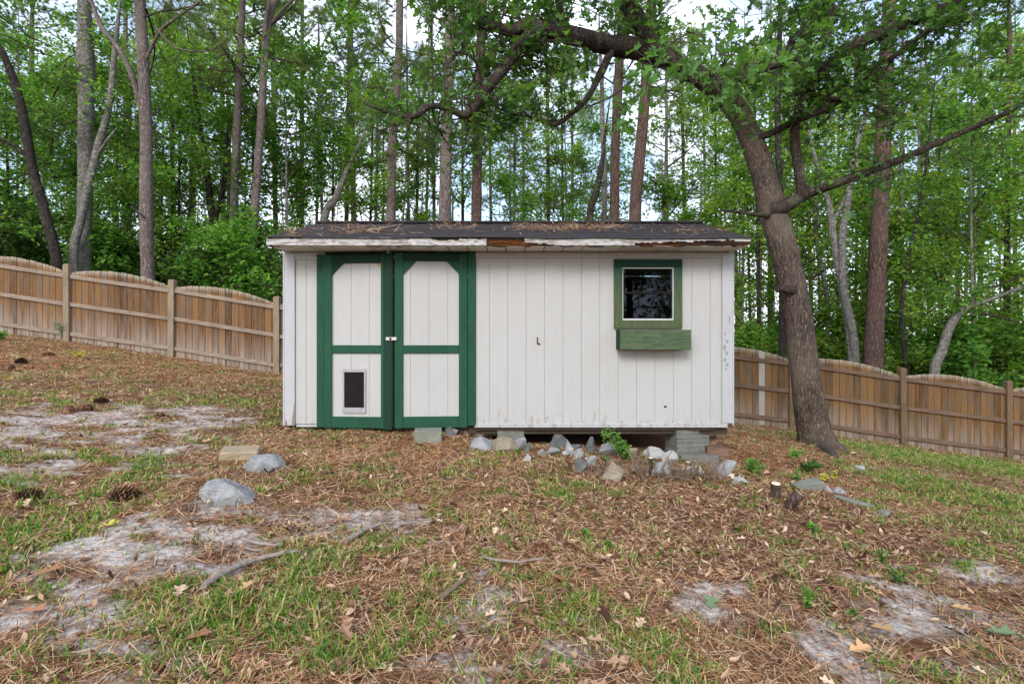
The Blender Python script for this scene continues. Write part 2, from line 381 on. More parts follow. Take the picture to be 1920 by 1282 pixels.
def m_leaf(name, stops, trans=.4, rough=.6, spec=.12):
    t = NT(name); r = t.n('NewGeometry').outputs['Random Per Island']; c = t.ramp(r, stops)
    o = t.n('ObjectInfo').outputs['Random']; hs = t.n('HueSaturation'); t.set(hs.inputs['Color'], c)
    t.set(hs.inputs['Value'], t.mr(o, 0, 1, .85, 1.15)); c = hs.outputs[0]
    b = t.bsdf(c, rough, None, spec); tl = t.n('BsdfTranslucent'); t.set(tl.inputs['Color'], t.mix(1.0, c, (1.85, 1.8, .8), 'MULTIPLY'))
    mx = t.n('MixShader'); mx.inputs[0].default_value = trans; t.set(mx.inputs[1], b); t.set(mx.inputs[2], tl.outputs[0]); return t.done(mx.outputs[0])
M['leaf'] = m_leaf('hardwood_leaf', [(0, (0.053, 0.136, 0.034)), (.4, (0.083, 0.205, 0.044)), (.75, (0.124, 0.270, 0.053)), (1, (0.207, 0.345, 0.075))], .55)
M['leaf_light'] = m_leaf('light_hardwood_leaf', [(0, (0.086, 0.190, 0.037)), (.5, (0.140, 0.276, 0.053)), (.85, (0.230, 0.333, 0.069)), (1, (0.322, 0.356, 0.081))], .55)
M['leaf_dark'] = m_leaf('dark_hardwood_leaf', [(0, (.044, .094, .033)), (.5, (.072, .140, .047)), (1, (.12, .195, .064))], .55)
M['leaf_oak'] = m_leaf('oak_leaf', [(0, (.030, .082, .022)), (.45, (.058, .145, .029)), (.8, (.10, .215, .038)), (1, (.06, .12, .072))], .38, .48, .25)
M['needle'] = m_leaf('pine_needle', [(0, (.075, .13, .040)), (.5, (.12, .19, .055)), (1, (.19, .25, .09))], .35)
M['grass'] = m_leaf('grass_blade', [(0, (.040, .105, .018)), (.3, (.085, .19, .028)), (.6, (.16, .29, .045)), (.76, (.28, .31, .085)), (.9, (.42, .34, .17)), (1, (.50, .42, .25))], .35, .5)
M['straw'] = m_leaf('pine_straw', [(0, (.06, .027, .015)), (.25, (.18, .082, .040)), (.52, (.39, .195, .092)), (.75, (.51, .315, .17)), (1, (.60, .48, .35))], .1, .7)
M['litter'] = m_leaf('fallen_leaf', [(0, (.045, .024, .017)), (.25, (.12, .062, .042)), (.55, (.27, .15, .10)), (.82, (.42, .28, .195)), (1, (.56, .44, .32))], .12, .7)
M['tanleaf'] = m_leaf('tan_fallen_leaf', [(0, (.42, .25, .12)), (1, (.50, .32, .17))], .15); M['brownleaf'] = m_leaf('brown_fallen_leaf', [(0, (.26, .12, .07)), (1, (.32, .16, .09))], .12)
M['yellowleaf'] = m_leaf('yellow_leaf', [(0, (.45, .42, .06)), (1, (.52, .50, .10))], .3); M['greenleaf'] = m_leaf('green_fallen_leaf', [(0, (.16, .25, .14)), (1, (.20, .30, .16))], .2)
M['weed'] = m_leaf('weed_leaf', [(0, (.075, .19, .035)), (.6, (.12, .27, .05)), (1, (.20, .34, .08))], .4)

def m_stone(name, a, b, c3):
    t = NT(name); g = t.noise(t.coord(), 7, 7, .7); sp = t.noise(t.coord(), 90, 2); r = t.n('ObjectInfo').outputs['Random']
    c = t.ramp(g, [(.3, a), (.55, b), (.75, c3)]); c = t.mix(t.mr(sp, .55, .7, 0, .5), c, tuple(x * .45 for x in a)); c = t.mix(t.mr(r, 0, 1, 0, .25), c, a)
    return t.done(t.bsdf(c, .85, t.bump(t.math('ADD', g, t.math('MULTIPLY', sp, .2)), .7, .012), .25))
M['granite'] = m_stone('blue_grey_granite', (.145, .149, .152), (.25, .255, .26), (.36, .363, .366))
M['darkstone'] = m_stone('dark_grey_stone', (0.058, 0.060, 0.061), (0.109, 0.112, 0.113), (0.181, 0.182, 0.184))
M['tanstone'] = m_stone('tan_stone', (0.151, 0.126, 0.090), (0.245, 0.209, 0.158), (0.302, 0.277, 0.238))
M['whitestone'] = m_stone('whitish_stone', (.22, .22, .218), (.33, .33, .322), (.43, .425, .41))
M['brownstone'] = m_stone('brown_stone', (0.094, 0.054, 0.036), (0.166, 0.101, 0.068), (0.230, 0.158, 0.115))
M['concrete'] = m_stone('grey_concrete', (.10, .105, .093), (.155, .158, .143), (.21, .21, .19))
M['slate'] = m_stone('greenish_slate', (.12, .13, .108), (.19, .20, .168), (.26, .265, .23))
M['paver'] = m_stone('beige_paver', (.24, .185, .125), (.32, .255, .175), (.38, .31, .225))
M['cutwood'] = m_flat('pale_cut_wood', (.62, .55, .42), .8, .2, .25, 20)
M['cone'] = m_leaf('pine_cone_scale', [(0, (.055, .026, .018)), (.6, (.13, .062, .04)), (1, (.26, .14, .08))], .0, .7)

# ------------------------------------------------------------------ what lies where on the ground
def caps(lst):
    return [(gp(*a)[:2], gp(*b)[:2], r, w) for a, b, r, w in lst]
SAND = caps([((20, 885), (200, 855), .22, 1), ((40, 800), (380, 785), .50, 1), ((120, 770), (330, 765), .35, .8), ((230, 1020), (530, 985), .24, 1.1), ((300, 985), (380, 960), .15, .9),
    ((20, 1200), (170, 1130), .20, 1), ((0, 1110), (90, 1100), .12, .9), ((950, 1150), (960, 1180), .08, .9), ((925, 1230), (945, 1270), .10, 1), ((1440, 1140), (1560, 1240), .11, 1), ((1335, 1120), (1390, 1165), .09, .9),
    ((1590, 1085), (1919, 1215), .14, 1), ((1650, 1060), (1890, 1140), .11, .9), ((1560, 1185), (1720, 1275), .10, .9), ((670, 1005), (740, 1000), .10, .8), ((500, 1075), (560, 1060), .12, .7), ((310, 900), (380, 880), .16, .8),
    ((10, 830), (260, 830), .6, .75), ((60, 1160), (200, 1240), .3, .8), ((0, 1260), (120, 1275), .2, .8), ((350, 960), (560, 965), .2, .6), ((640, 980), (760, 1010), .15, .6), ((900, 1200), (960, 1275), .16, .9), ((1480, 1060), (1560, 1100), .14, .6), ((1700, 1180), (1919, 1260), .22, .8), ((1200, 1240), (1300, 1275), .15, .6), ((1240, 1080), (1260, 1110), .10, .5), ((850, 1050), (900, 1040), .10, .35), ((1830, 1060), (1919, 1090), .15, .7), ((280, 860), (360, 850), .15, .5)])
GRASS = caps([((0, 880), (250, 865), .38, 1), ((0, 960), (220, 930), .32, 1), ((40, 1020), (260, 1050), .26, 1), ((200, 1110), (520, 1085), .28, 1), ((300, 1180), (900, 1200), .36, .85), ((520, 1100), (820, 1070), .40, .7),
    ((560, 1255), (1250, 1275), .22, .9), ((650, 885), (840, 895), .28, .75), ((800, 905), (960, 850), .24, .9), ((1050, 925), (1160, 925), .13, 1), ((1660, 850), (1919, 885), 1.1, 1.2), ((1760, 920), (1919, 970), .75, 1.1),
    ((1640, 955), (1919, 1075), .22, .9), ((1370, 1260), (1500, 1280), .14, .9), ((1640, 1240), (1780, 1280), .16, .9), ((420, 830), (520, 795), .30, .6), ((330, 745), (510, 770), .45, .6), ((60, 730), (120, 760), .3, .6),
    ((1130, 1180), (1240, 1240), .2, .8), ((950, 1020), (1100, 1010), .2, .5), ((880, 1170), (860, 1130), .2, .6), ((1470, 1120), (1500, 1140), .1, .6), ((1600, 1020), (1640, 1060), .1, .7), ((440, 950), (480, 930), .2, .5), ((0, 1240), (60, 1270), .2, .3), ((120, 655), (180, 665), .4, .5), ((1740, 1090), (1780, 1100), .09, .8)])
LAWN = caps([((1670, 848), (1919, 880), 1.3, 1), ((1740, 910), (1919, 950), .8, 1), ((1850, 1000), (1919, 1020), .3, .8)])
LITTER = caps([((1150, 930), (1600, 960), .75, 1), ((1250, 1020), (1500, 1030), .55, 1), ((1380, 900), (1500, 960), .5, .8), ((470, 720), (525, 780), .7, .9), ((900, 960), (1060, 1040), .5, .6), ((560, 830), (760, 830), .4, .5), ((1000, 1130), (1080, 1120), .3, .5), ((1100, 1220), (1000, 1200), .2, .4)])
STRAW = caps([((0, 660), (480, 700), 2.2, 1), ((1390, 820), (1600, 900), 1.3, 1.1), ((560, 830), (900, 850), .5, .9), ((1600, 900), (1640, 960), .5, .7), ((200, 1250), (420, 1230), .3, .6), ((600, 960), (900, 960), .5, .5)])
def field(x, y, L, soft=.55):
    wx = x + (fbm(x * 2.6, y * 2.6, 21, 5) - .5) * 1.1; wy = y + (fbm(x * 2.6, y * 2.6, 33, 5) - .5) * 1.1
    v = np.zeros_like(x)
    for a, b, r, w in L:
        ab = b - a; t = np.clip(((wx - a[0]) * ab[0] + (wy - a[1]) * ab[1]) / max(ab @ ab, 1e-6), 0, 1)
        d = np.hypot(wx - a[0] - ab[0] * t, wy - a[1] - ab[1] * t)
        v = np.maximum(v, w * np.clip(1 - (d - r * soft) / (r * 1.25), 0, 1))
    return v
def masks(x, y):
    yard = (y < 12.6)
    sand = field(x, y, SAND, .8) * np.clip((fbm(x * 4.2, y * 7.5, 41, 5) - .26) / .34, 0, 1.25); sand = np.clip((sand - .19) / .78, 0, 1) * np.clip(.62 + 1.1 * (fbm(x * 11, y * 16, 43, 3) - .2), .4, 1)
    grass = np.maximum(field(x, y, GRASS), .50 * fbm(x * 1.1, y * 1.1, 51, 3)) * np.clip((fbm(x * 5.5, y * 5.5, 61, 4) - .34) / .26, .04, 1.2)
    grass = np.maximum(grass, field(x, y, LAWN) * (.45 + .5 * fbm(x * 1.7, y * 1.7, 55, 3))); grass = np.clip(grass, 0, 1.2) * (1 - .8 * sand)
    lit = np.clip(np.maximum(field(x, y, LITTER), .35) * (.4 + 1.2 * fbm(x * 2.4, y * 2.4, 71, 3)), 0, 1) * (1 - .7 * sand)
    st = np.clip(np.maximum(field(x, y, STRAW), .38) * (.45 + 1.1 * fbm(x * 2, y * 2, 81, 3)), 0, 1.2) * (1 - .75 * sand)
    return sand * yard, grass * yard, np.where(yard, lit, .8), np.where(yard, st, .5)

# ------------------------------------------------------------------ ground sheet
def axis(lo, hi, step, far, grow=1.22):
    a = list(np.arange(lo, hi + 1e-6, step)); s = step
    while a[-1] < far: s *= grow; a.append(a[-1] + s)
    s = step
    while a[0] > -far: s *= grow; a.insert(0, a[0] - s)
    return np.array(a)
gx = axis(-12.5, 12.5, .075, 160); gy = axis(1.0, 12.6, .065, 200)
GX, GY = np.meshgrid(gx, gy); GZ = H(GX, GY)
nx_, ny_ = len(gx), len(gy)
# the earth under the shed stays below its floor
ins = (GX > -2.45) & (GX < 2.38) & (GY > 5.95) & (GY < 8.1); GZ = np.where(ins, np.minimum(GZ, -.10 - .05 * (GX + 2.4)), GZ)
idx = np.arange(nx_ * ny_).reshape(ny_, nx_)
Q = np.stack([idx[:-1, :-1], idx[:-1, 1:], idx[1:, 1:], idx[1:, :-1]], -1).reshape(-1, 4)
mb = MB(); mb.add(np.stack([GX, GY, GZ], -1), Q)
def m_ground():
    t = NT('yard_earth'); v = t.coord()
    at = lambda k: t.n('Attribute', attribute_name=k).outputs['Fac']
    fine = t.noise(v, 26, 6, .7); vfine = t.noise(v, 130, 4, .7); med = t.noise(v, 5, 5, .6); stk = t.noise(t.coord(scale=(3, 1, 1), rot=(0, 0, .5)), 38, 5, .7, 1.5)
    soil = t.ramp(t.math('ADD', t.math('MULTIPLY', fine, .5), t.math('MULTIPLY', stk, .5)), [(.34, (.030, .018, .013)), (.47, (.11, .062, .038)), (.6, (.25, .145, .088)), (.75, (.40, .27, .18))])  # darkest soil tones also stand in for shadows between the litter
    orange = t.ramp(stk, [(.3, (.12, .045, .018)), (.5, (.32, .13, .050)), (.7, (.47, .235, .11))])
    c = t.mix(t.mr(at('straw'), .3, 1.0, 0, .75), soil, orange)
    sandc = t.ramp(t.math('ADD', t.math('MULTIPLY', fine, .6), t.math('MULTIPLY', vfine, .4)), [(.34, (.11, .085, .07)), (.45, (.33, .29, .26)), (.57, (.55, .51, .485)), (.8, (.72, .68, .655))])
    sf = t.mr(t.math('ADD', at('sand'), t.math('MULTIPLY', t.math('SUBTRACT', t.math('ADD', t.math('MULTIPLY', fine, .55), t.math('MULTIPLY', med, .45)), .5), 2.8)), .15, 1.05)
    c = t.mix(sf, c, sandc)
    gf = t.mr(t.math('ADD', at('grass'), t.math('MULTIPLY', t.math('SUBTRACT', fine, .5), 1.0)), .45, 1.0, 0, .6)
    c = t.mix(gf, c, (.115, .13, .045))
    h = t.math('ADD', t.math('MULTIPLY', fine, .6), t.math('MULTIPLY', stk, .5))
    return t.done(t.bsdf(c, .95, t.bump(h, .8, .02), .1))
M['ground'] = m_ground()
ground = mb.obj('ground', M['ground'], None, True); tag(ground, 'sloping back yard of sand, pine straw and patchy grass', 'ground', kind='structure')
ms = masks(GX.ravel(), GY.ravel())
for nm, arr in zip(('sand', 'grass', 'litter', 'straw'), ms):
    ground.data.attributes.new(nm, 'FLOAT', 'POINT').data.foreach_set('value', arr.astype(np.float32))

# ------------------------------------------------------------------ the shed
D = 5.9; U = D / F
sx = lambda px: (px - 960) * U
sz = lambda py: CZ - (py - 641) * U
XL, XR, YB = sx(535), sx(1372), 8.16
shed = empty('garden_shed', (0, D, 0), 'white plank-sided garden shed with green double doors and a rotting eave', 'shed')
ZT = sz(472)              # soffit level at the wall
wx0, wx1, wz0, wz1 = sx(1162), sx(1267), sz(604), sz(498)      # window opening
dx0, dx1 = sx(600), sx(888)
# inner sheathing with the openings left free
mb = MB()
def slab(mb, x0, x1, y0, y1, z0, z1, m=0):
    V = [(x, y, z) for z in (z0, z1) for y in (y0, y1) for x in (x0, x1)]
    mb.add(V, [(0, 2, 3, 1), (4, 5, 7, 6), (0, 1, 5, 4), (2, 6, 7, 3), (0, 4, 6, 2), (1, 3, 7, 5)], m)
ya, yb = D + .009, D + .04
for x0, x1, z0, z1 in ((XL + .01, dx0, .03, ZT), (dx1, wx0, .03, ZT), (wx1, XR - .01, .03, ZT), (wx0, wx1, .03, wz0), (wx0, wx1, wz1, ZT), (dx0, dx1, sz(486), ZT)):
    slab(mb, x0, x1, ya, yb, z0, z1)
mb.obj('wall_sheathing', M['white'], shed)
# siding boards, one by one
edges = [554, 574, 595]; runs = [list(zip(edges[:-1], edges[1:]))]
e2 = [892, 917.5] + [917.5 + 34.5 * k for k in range(1, 13)]; e2 = [e for e in e2 if e < 1345] + [1353]
runs.append(list(zip(e2[:-1], e2[1:])))
for run in runs:
    for a, b in run:
        g = .0019; x0, x1 = sx(a) + g, sx(b) - g; z0, z1 = .035, sz(482); mb = MB(); yf = D + random.uniform(-.0008, .0008)
        segs = []
        if x1 <= wx0 or x0 >= wx1: segs = [(x0, x1, z0, z1)]
        else:
            segs = [(x0, x1, z0, wz0), (x0, x1, wz1, z1)]
            if x0 < wx0: segs.append((x0, wx0, wz0, wz1))
            if x1 > wx1: segs.append((wx1, x1, wz0, wz1))
        full = len(segs) in (1, 2)
        for q in segs:
            if full: mb = MB()
            slab(mb, q[0], q[1], yf, D + .0088, q[2], q[3])
            if full: mb.obj('siding_board', M['white'], shed)
        if not full: mb.obj('siding_board', M['white'], shed)
# side and back walls with boards
SLOPE = (2.50 - 2.02) / (7.03 - 5.54)
roof_z = lambda y: 2.02 + (y - 5.54) * SLOPE if y <= 7.03 else 2.50 - (y - 7.03) * SLOPE
for sgn, X in ((-1, XL), (1, XR)):
    ys = list(np.arange(D + .02, YB, .2036)) + [YB]
    for y0, y1 in zip(ys[:-1], ys[1:]):
        y0 += .003; y1 -= .003; t0, t1 = roof_z(y0) - .05, roof_z(y1) - .05
        xa, xb = (X, X + .015) if sgn < 0 else (X - .015, X)
        V = [(x, y, z) for x in (xa, xb) for y, z in ((y0, .035), (y1, .035), (y1, t1), (y0, t0))]
        mbs = MB(); mbs.add(V, [(0, 3, 2, 1), (4, 5, 6, 7), (0, 1, 5, 4), (1, 2, 6, 5), (2, 3, 7, 6), (3, 0, 4, 7)]); mbs.obj('siding_board', M['white'], shed)
    xa, xb = (X + .017, X + .04) if sgn < 0 else (X - .04, X - .017)
    V = [(x, y, z) for x in (xa, xb) for y, z in ((D + .05, .03), (YB - .02, .03), (YB - .02, 1.95), (7.03, 2.43), (D + .05, 1.95))]
    mbs = MB(); mbs.add(V, [(0, 4, 3, 2, 1), (5, 6, 7, 8, 9)] + [(i, (i + 1) % 5, (i + 1) % 5 + 5, i + 5) for i in range(5)]); mbs.obj('gable_sheathing', M['interior'], shed)
xs = list(np.arange(XL + .02, XR - .02, .2036)) + [XR - .02]
for a, b in zip(xs[:-1], xs[1:]): box('siding_board', a + .003, b - .003, YB - .015, YB, .035, 1.93, M['white'], shed, .001)
box('back_sheathing', XL + .045, XR - .045, YB - .05, YB - .018, .03, 1.93, M['interior'], shed, 0)
box('floor_deck', XL + .02, XR - .02, D + .06, YB - .06, .005, .028, M['interior'], shed, 0)
for y in (D + .045, 6.6, 7.3, YB - .14): box('floor_beam', XL + .03, XR - .03, y, y + .09, -.085, .004, M['beam'], shed, .004)
# trims
for a, b in ((535, 554), (1353, 1372)):
    box('corner_trim', sx(a), sx(b), D - .022, D + .012, sz(797) if a < 600 else sz(793), sz(476), M['trim'], shed, .003)
pk = [(548.5, 797), (554, 797), (554, 752), (552.5, 760), (551.6, 772), (550.2, 776), (549.2, 788)]
tag(poly_prism('peeled_patch', [(sx(a) - .0004, sz(b)) for a, b in pk], D - .0226, D - .0219, M['rail'], shed), label='bare grey wood where the corner trim paint has peeled')
pk = [(536, 797), (540, 797), (539, 789), (537, 784)]
poly_prism('peeled_patch', [(sx(a) + .0004, sz(b)) for a, b in pk], D - .0226, D - .0219, M['rail'], shed)
for k_, (a, b, w_, h_) in enumerate(((1358, 625, 2, 5), (1362, 640, 3, 4), (1357, 652, 3, 6), (1361, 662, 4, 5), (1358, 674, 3, 5), (1362, 683, 3, 4), (1366, 600, 2, 8), (1360, 692, 2, 4))):
    poly_prism('lichen_spot', [(sx(a + w_ * math.cos(q * 1.05) * (.7 + .5 * ((q * 7 + k_) % 3) / 2)), sz(b + h_ * math.sin(q * 1.05) * (.7 + .5 * ((q * 5 + k_) % 4) / 3))) for q in range(6)], D - .0226, D - .0219, M['lichen'], shed)
box('side_trim', XL - .02, XL - .001, D - .02, D + .08, .02, 1.92, M['trim'], shed); box('side_trim', XR + .001, XR + .02, D - .02, D + .08, .02, 1.92, M['trim'], shed)
box('frieze_board', sx(554) + .001, sx(596), D - .016, D + .012, sz(487), sz(473), M['trim'], shed); box('frieze_board', sx(892), sx(1353) - .001, D - .018, D + .012, sz(484), sz(473), M['trim'], shed)
box('bottom_trim', sx(890), sx(1363), D - .018, D + .03, sz(801), sz(793), M['trim'], shed); box('bottom_trim', sx(556), sx(600), D - .012, D + .03, sz(800), sz(796), M['trim'], shed)
box('sill_beam', sx(892), sx(1340), D + .012, D + .042, -.04, sz(801.5), M['beam'], shed)

# soffit panels, fascia, roof
YE = 5.54; EL, ER = (500 - 960) * YE / F, (1407 - 960) * YE / F
k = 0; xs = list(np.arange(EL + .03, ER - .02, .2045)) + [ER - .02]
for a, b in zip(xs[:-1], xs[1:]): box('soffit_panel', a + .005, b - .005, YE + .022, D + .01, ZT, ZT + .012, M['soffit'], shed, .001)
box('soffit_backing', EL + .02, ER - .02, YE + .025, D + .01, ZT + .014, ZT + .022, M['beam'], shed, 0)
# fascia: ragged paint skin over a rotten board
zf0, zf1 = CZ + (641 - 460.5) * YE / F, CZ + (641 - 445.5) * YE / F
nxf, nzf = 330, 10; mb = MB(); fx = np.linspace(EL, ER, nxf + 1); fz = np.linspace(zf0, zf1, nzf + 1)
fpx = fx / YE * F + 960
XX, ZZ = np.meshgrid(fx, fz); rz = (vnoise(XX * 9, ZZ * 60, 3) - .5)
wav = .006 * np.sin(XX * 2.1) - .004
VV = np.stack([XX, np.full_like(XX, YE - .006) - .010 * np.abs(vnoise(XX * 14, ZZ * 40, 8) - .5), ZZ + wav * 0], -1)
ii = np.arange((nxf + 1) * (nzf + 1)).reshape(nzf + 1, nxf + 1); fq = []
for j in range(nzf):
    for i in range(nxf):
        p = .5 * (fpx[i] + fpx[i + 1]); v = (j + .5) / nzf; q = vnoise(np.array(p / 13.0), np.array(v * 2.2), 5.0); q2 = vnoise(np.array(p / 5.0), np.array(v * 5.0), 15.0)
        rag = .5 * float(q) + .5 * float(q2); gone = False
        if 808 < p < 860: gone = v > .50 + .4 * rag
        if 860 <= p < 915: gone = v > .70 + .25 * rag
        if 912 < p < 1000: gone = not (v > 1.2) and (rag > .12 or p < 985)
        if 985 <= p < 1052: gone = v < .42 - (p - 985) / 67 * .35 + .3 * (rag - .5) or v > .9
        if 1052 <= p < 1190: gone = v > .93 - .12 * rag
        if 1190 <= p < 1300: gone = v < .16 + .45 * rag or v > .86 - .1 * rag
        if 1300 <= p < 1360: gone = v < .50 + .4 * (rag - .3) or v > .80 + .2 * (rag - .5)
        if p >= 1360: gone = v < .55 + .5 * (rag - .5) or rag > .55
        if p < 540: gone = v > .80 + .4 * (rag - .4) or (p < 512 and rag > .6)
        if 540 <= p < 808: gone = v > .86 + .3 * (rag - .3)
        if not gone: fq.append((ii[j, i], ii[j, i + 1], ii[j + 1, i + 1], ii[j + 1, i]))
mb.add(VV.reshape(-1, 3), np.array(fq))
fas = mb.obj('fascia_paint_skin', M['fascia'], shed); sm = fas.modifiers.new('thick', 'SOLIDIFY'); sm.thickness = .007; sm.offset = -1
mb = MB(); VB = VV.copy(); XXb = XX; VB[..., 1] = YE + .012 + .016 * (fbm(XX * 7, ZZ * 45, 12, 4) - .5) * 2
VB[0, :, 2] += .016 * np.clip(vnoise(fx * 11, fx * 0, 31) - .45, 0, 1) * (fpx > 1190)
mb.add(VB.reshape(-1, 3), np.array([(ii[j, i], ii[j, i + 1], ii[j + 1, i + 1], ii[j + 1, i]) for j in range(nzf) for i in range(nxf)]))
rot = mb.obj('rotten_fascia_board', M['rot'], shed, True); sm = rot.modifiers.new('thick', 'SOLIDIFY'); sm.thickness = .02; sm.offset = -1
tag(rot, label='brown rotten wood showing where the eave paint has fallen off')
# roof deck and shingle courses
def roof_deck(mb, y0, z0, y1, z1, th):
    V = [(x, y, z + dz) for dz in (0, -th) for (y, z) in ((y0, z0), (y1, z1)) for x in (EL + .01, ER - .01)]
    mb.add(V, [(0, 1, 3, 2), (4, 6, 7, 5), (0, 4, 5, 1), (2, 3, 7, 6), (0, 2, 6, 4), (1, 5, 7, 3)])
mb = MB(); roof_deck(mb, YE + .002, 2.012, 7.03, 2.49, .016); roof_deck(mb, 8.52, 2.012, 7.03, 2.49, .016)
roof = mb.obj('roof', M['beam'], shed)
NC = 11
for side in (0, 1):
    for c in range(NC):
        s0, s1 = c / NC, min((c + 1.25) / NC, 1.0)
        n = 60; xs = np.linspace(EL - .012, ER + .012, n + 1); mb = MB(); V = []
        for i, x in enumerate(xs):
            wob = (float(vnoise(np.array(x * 2.2), np.array(c * 3.3), 2)) - .5) * .012 * (1.6 if c == 0 else .7)
            for s, up in ((s0, .016), (s1, .009), (s1, .003), (s0, .008)):
                ye = YE - .025 if c == 0 and s == s0 else YE
                y = ye + (7.03 - ye) * s; z = 2.012 + (2.49 - 2.012) * s + up + (wob if s == s0 else 0) - (.008 if c == 0 and s == s0 else 0)
                V.append((x, y if side == 0 else 14.06 - y, z))
        Fq = []
        for i in range(n):
            tab = (i + c * 2) % 4 == 3
            for k in range(4):
                a = i * 4 + k; b = i * 4 + (k + 1) % 4; q = (a, a + 4, b + 4, b); Fq.append(q if side else q[::-1])
        Fq += [(0, 1, 2, 3), (n * 4 + 3, n * 4 + 2, n * 4 + 1, n * 4)]
        mb.add(V, Fq); mb.obj('shingle_course', M['shingle'], roof)
box('ridge_cap', EL - .01, ER + .01, 6.93, 7.13, 2.485, 2.515, M['shingle'], roof, .01)
for X in (EL + .002, ER - .022):
    for y0, y1 in ((YE + .01, 7.03), (7.03, 8.5)):
        z0, z1 = roof_z(y0) - .01, roof_z(y1) - .01; V = [(x, y, z + dz) for x in (X, X + .02) for y, z, dz in ((y0, z0, -.085), (y1, z1, -.085), (y1, z1, -.012), (y0, z0, -.012))]
        mbs = MB(); mbs.add(V, [(0, 3, 2, 1), (4, 5, 6, 7), (0, 1, 5, 4), (1, 2, 6, 5), (2, 3, 7, 6), (3, 0, 4, 7)]); mbs.obj('rake_board', M['fascia'], shed)

# doors -----------------------------------------------------------
box('door_casing', sx(595), sx(609), D - .024, D + .012, sz(800), sz(478), M['green'], shed); box('door_casing', sx(877.5), sx(892), D - .026, D + .012, sz(797), sz(470), M['green'], shed)
box('door_header', sx(609) + .001, sx(877) - .001, D + .001, D + .012, sz(478), sz(472), M['darkgreen'], shed)
def door(hinge_px, w, ang, zb, zt, left):
    """leaf in its own frame: hinge at x=0, front face towards -y"""
    mb = MB(); sgn = 1 if left else -1; zb0, zt0 = zb + .01, zt - .01
    gro = [0, .10, .30, .503, .70, w] if left else [0, .09, .215, .42, .62, w]
    if left: cut = (.235, .465, sz(769), sz(694))
    for a, b in zip(gro[:-1], gro[1:]):
        b = min(b, w); x0, x1 = a + .0014, b - .0014
        segs = [(x0, x1, zb0, zt0)]
        for q in segs:
            xa, xb = (q[0], q[1]) if left else (-q[1], -q[0]); slab(mb, xa, xb, 0, .007, q[2], q[3])
    xa, xb = (0, w) if left else (-w, 0); slab(mb, xa, xb, .0072, .02, zb0, zt0)
    me = mb.mesh('door', M['white']); o = bpy.data.objects.new('door', me); link(o)
    o.parent = shed; o.matrix_parent_inverse = Matrix.Translation(-shed.location)
    o.location = (sx(hinge_px), D - .012, 0); o.rotation_euler = (0, 0, -ang if left else ang)
    def piece(name, x0, x1, z0, z1, mat, y0=-.02, y1=-.0005, bev=.003):
        if not left: x0, x1 = -x1, -x0
        p = box(name, x0, x1, y0, y1, z0, z1, mat, None, bev); p.parent = o; return p
    return o, piece
S = U
ZB, ZTD = sz(801), sz(479)
o, pc = door(609.5, .765, math.radians(4.2), ZB, ZTD, True)
pc('stile', 0, .088, ZB, ZTD, M['green']); pc('stile', .64, .675, ZB, ZTD, M['green'], -.024); pc('astragal', .677, .765, ZB - .012, ZTD + .03, M['darkgreen'], -.030)
pc('door_rail', .0885, .6395, ZTD - .092, ZTD - .001, M['darkgreen'], -.018); pc('door_rail', .0885, .6395, sz(662), sz(647), M['green'], -.0185); pc('door_rail', .0885, .6395, ZB + .001, ZB + .125, M['green'], -.018)
def bracket(parent, x0, x1, z0, z1, mat, y0=-.0175):
    p = poly_prism('corner_bracket', [(x0, z1), (x1, z1), (x0, z0)], y0, -.0006, mat); p.parent = parent; return p
zt_ = ZTD - .0925
bracket(o, .0885, .215, zt_ - .125, zt_, M['darkgreen'])
tag(bracket(o, .6395, .575, zt_ - .075, zt_, m_flat('bare_wood_scar', (.45, .30, .19)), -.002), label='bare tan wood scar where a corner bracket is missing')
pf = [(.208, .468, sz(697), sz(691)), (.208, .468, sz(773), sz(763)), (.208, .226, sz(763), sz(697)), (.450, .468, sz(763), sz(697))]
mbp = MB()
for a, b, c, d_ in pf: slab(mbp, a + .0004, b - .0004, -.016, -.0005, c + .0004, d_ - .0004)
p = mbp.obj('pet_door_frame', M['alu']); p.parent = o
pc('pet_door_flap', .2265, .4495, sz(763) + .001, sz(697) - .001, M['flap'], -.006, -.0007, .001)
pc('hasp', .70, .82, sz(638), sz(632), M['hasp'], -.040, -.0305, .002); pc('hasp_staple', .742, .762, sz(637), sz(633), M['flap'], -.052, -.041, .003)
pc('catch_plate', .715, .74, sz(477), sz(470), M['alu'], -.036, -.0305, .001)
o2, pc = door(876.5, .79, math.radians(4.2), sz(800.5), sz(476), False)
ZB2, ZT2 = sz(800.5), sz(476)
pc('stile', 0, .093, ZB2, ZT2, M['green']); pc('stile', .70, .79, ZB2, ZT2, M['green'], -.022)
pc('door_rail', .0935, .6995, ZT2 - .09, ZT2 - .001, M['darkgreen'], -.018); pc('door_rail', .0935, .6995, sz(662), sz(647), M['green'], -.0185); pc('door_rail', .0935, .6995, ZB2 + .001, ZB2 + .125, M['green'], -.018)
bracket(o2, -.0935, -.225, ZT2 - .225, ZT2 - .0905, M['green']); bracket(o2, -.6995, -.56, ZT2 - .235, ZT2 - .0905, M['green'])
# hooked scrap of wire and nail holes on the wall
box('wall_hook', sx(1006.5), sx(1008.5), D - .012, D - .001, sz(645), sz(632), M['beam'], shed, .001); box('wall_hook', sx(1008.6), sx(1012.5), D - .011, D - .001, sz(646), sz(643), M['beam'], shed, .001)
box('knot_hole', sx(1245), sx(1250), D - .0016, D - .001, sz(764), sz(760.5), M['flap'], shed, 0)

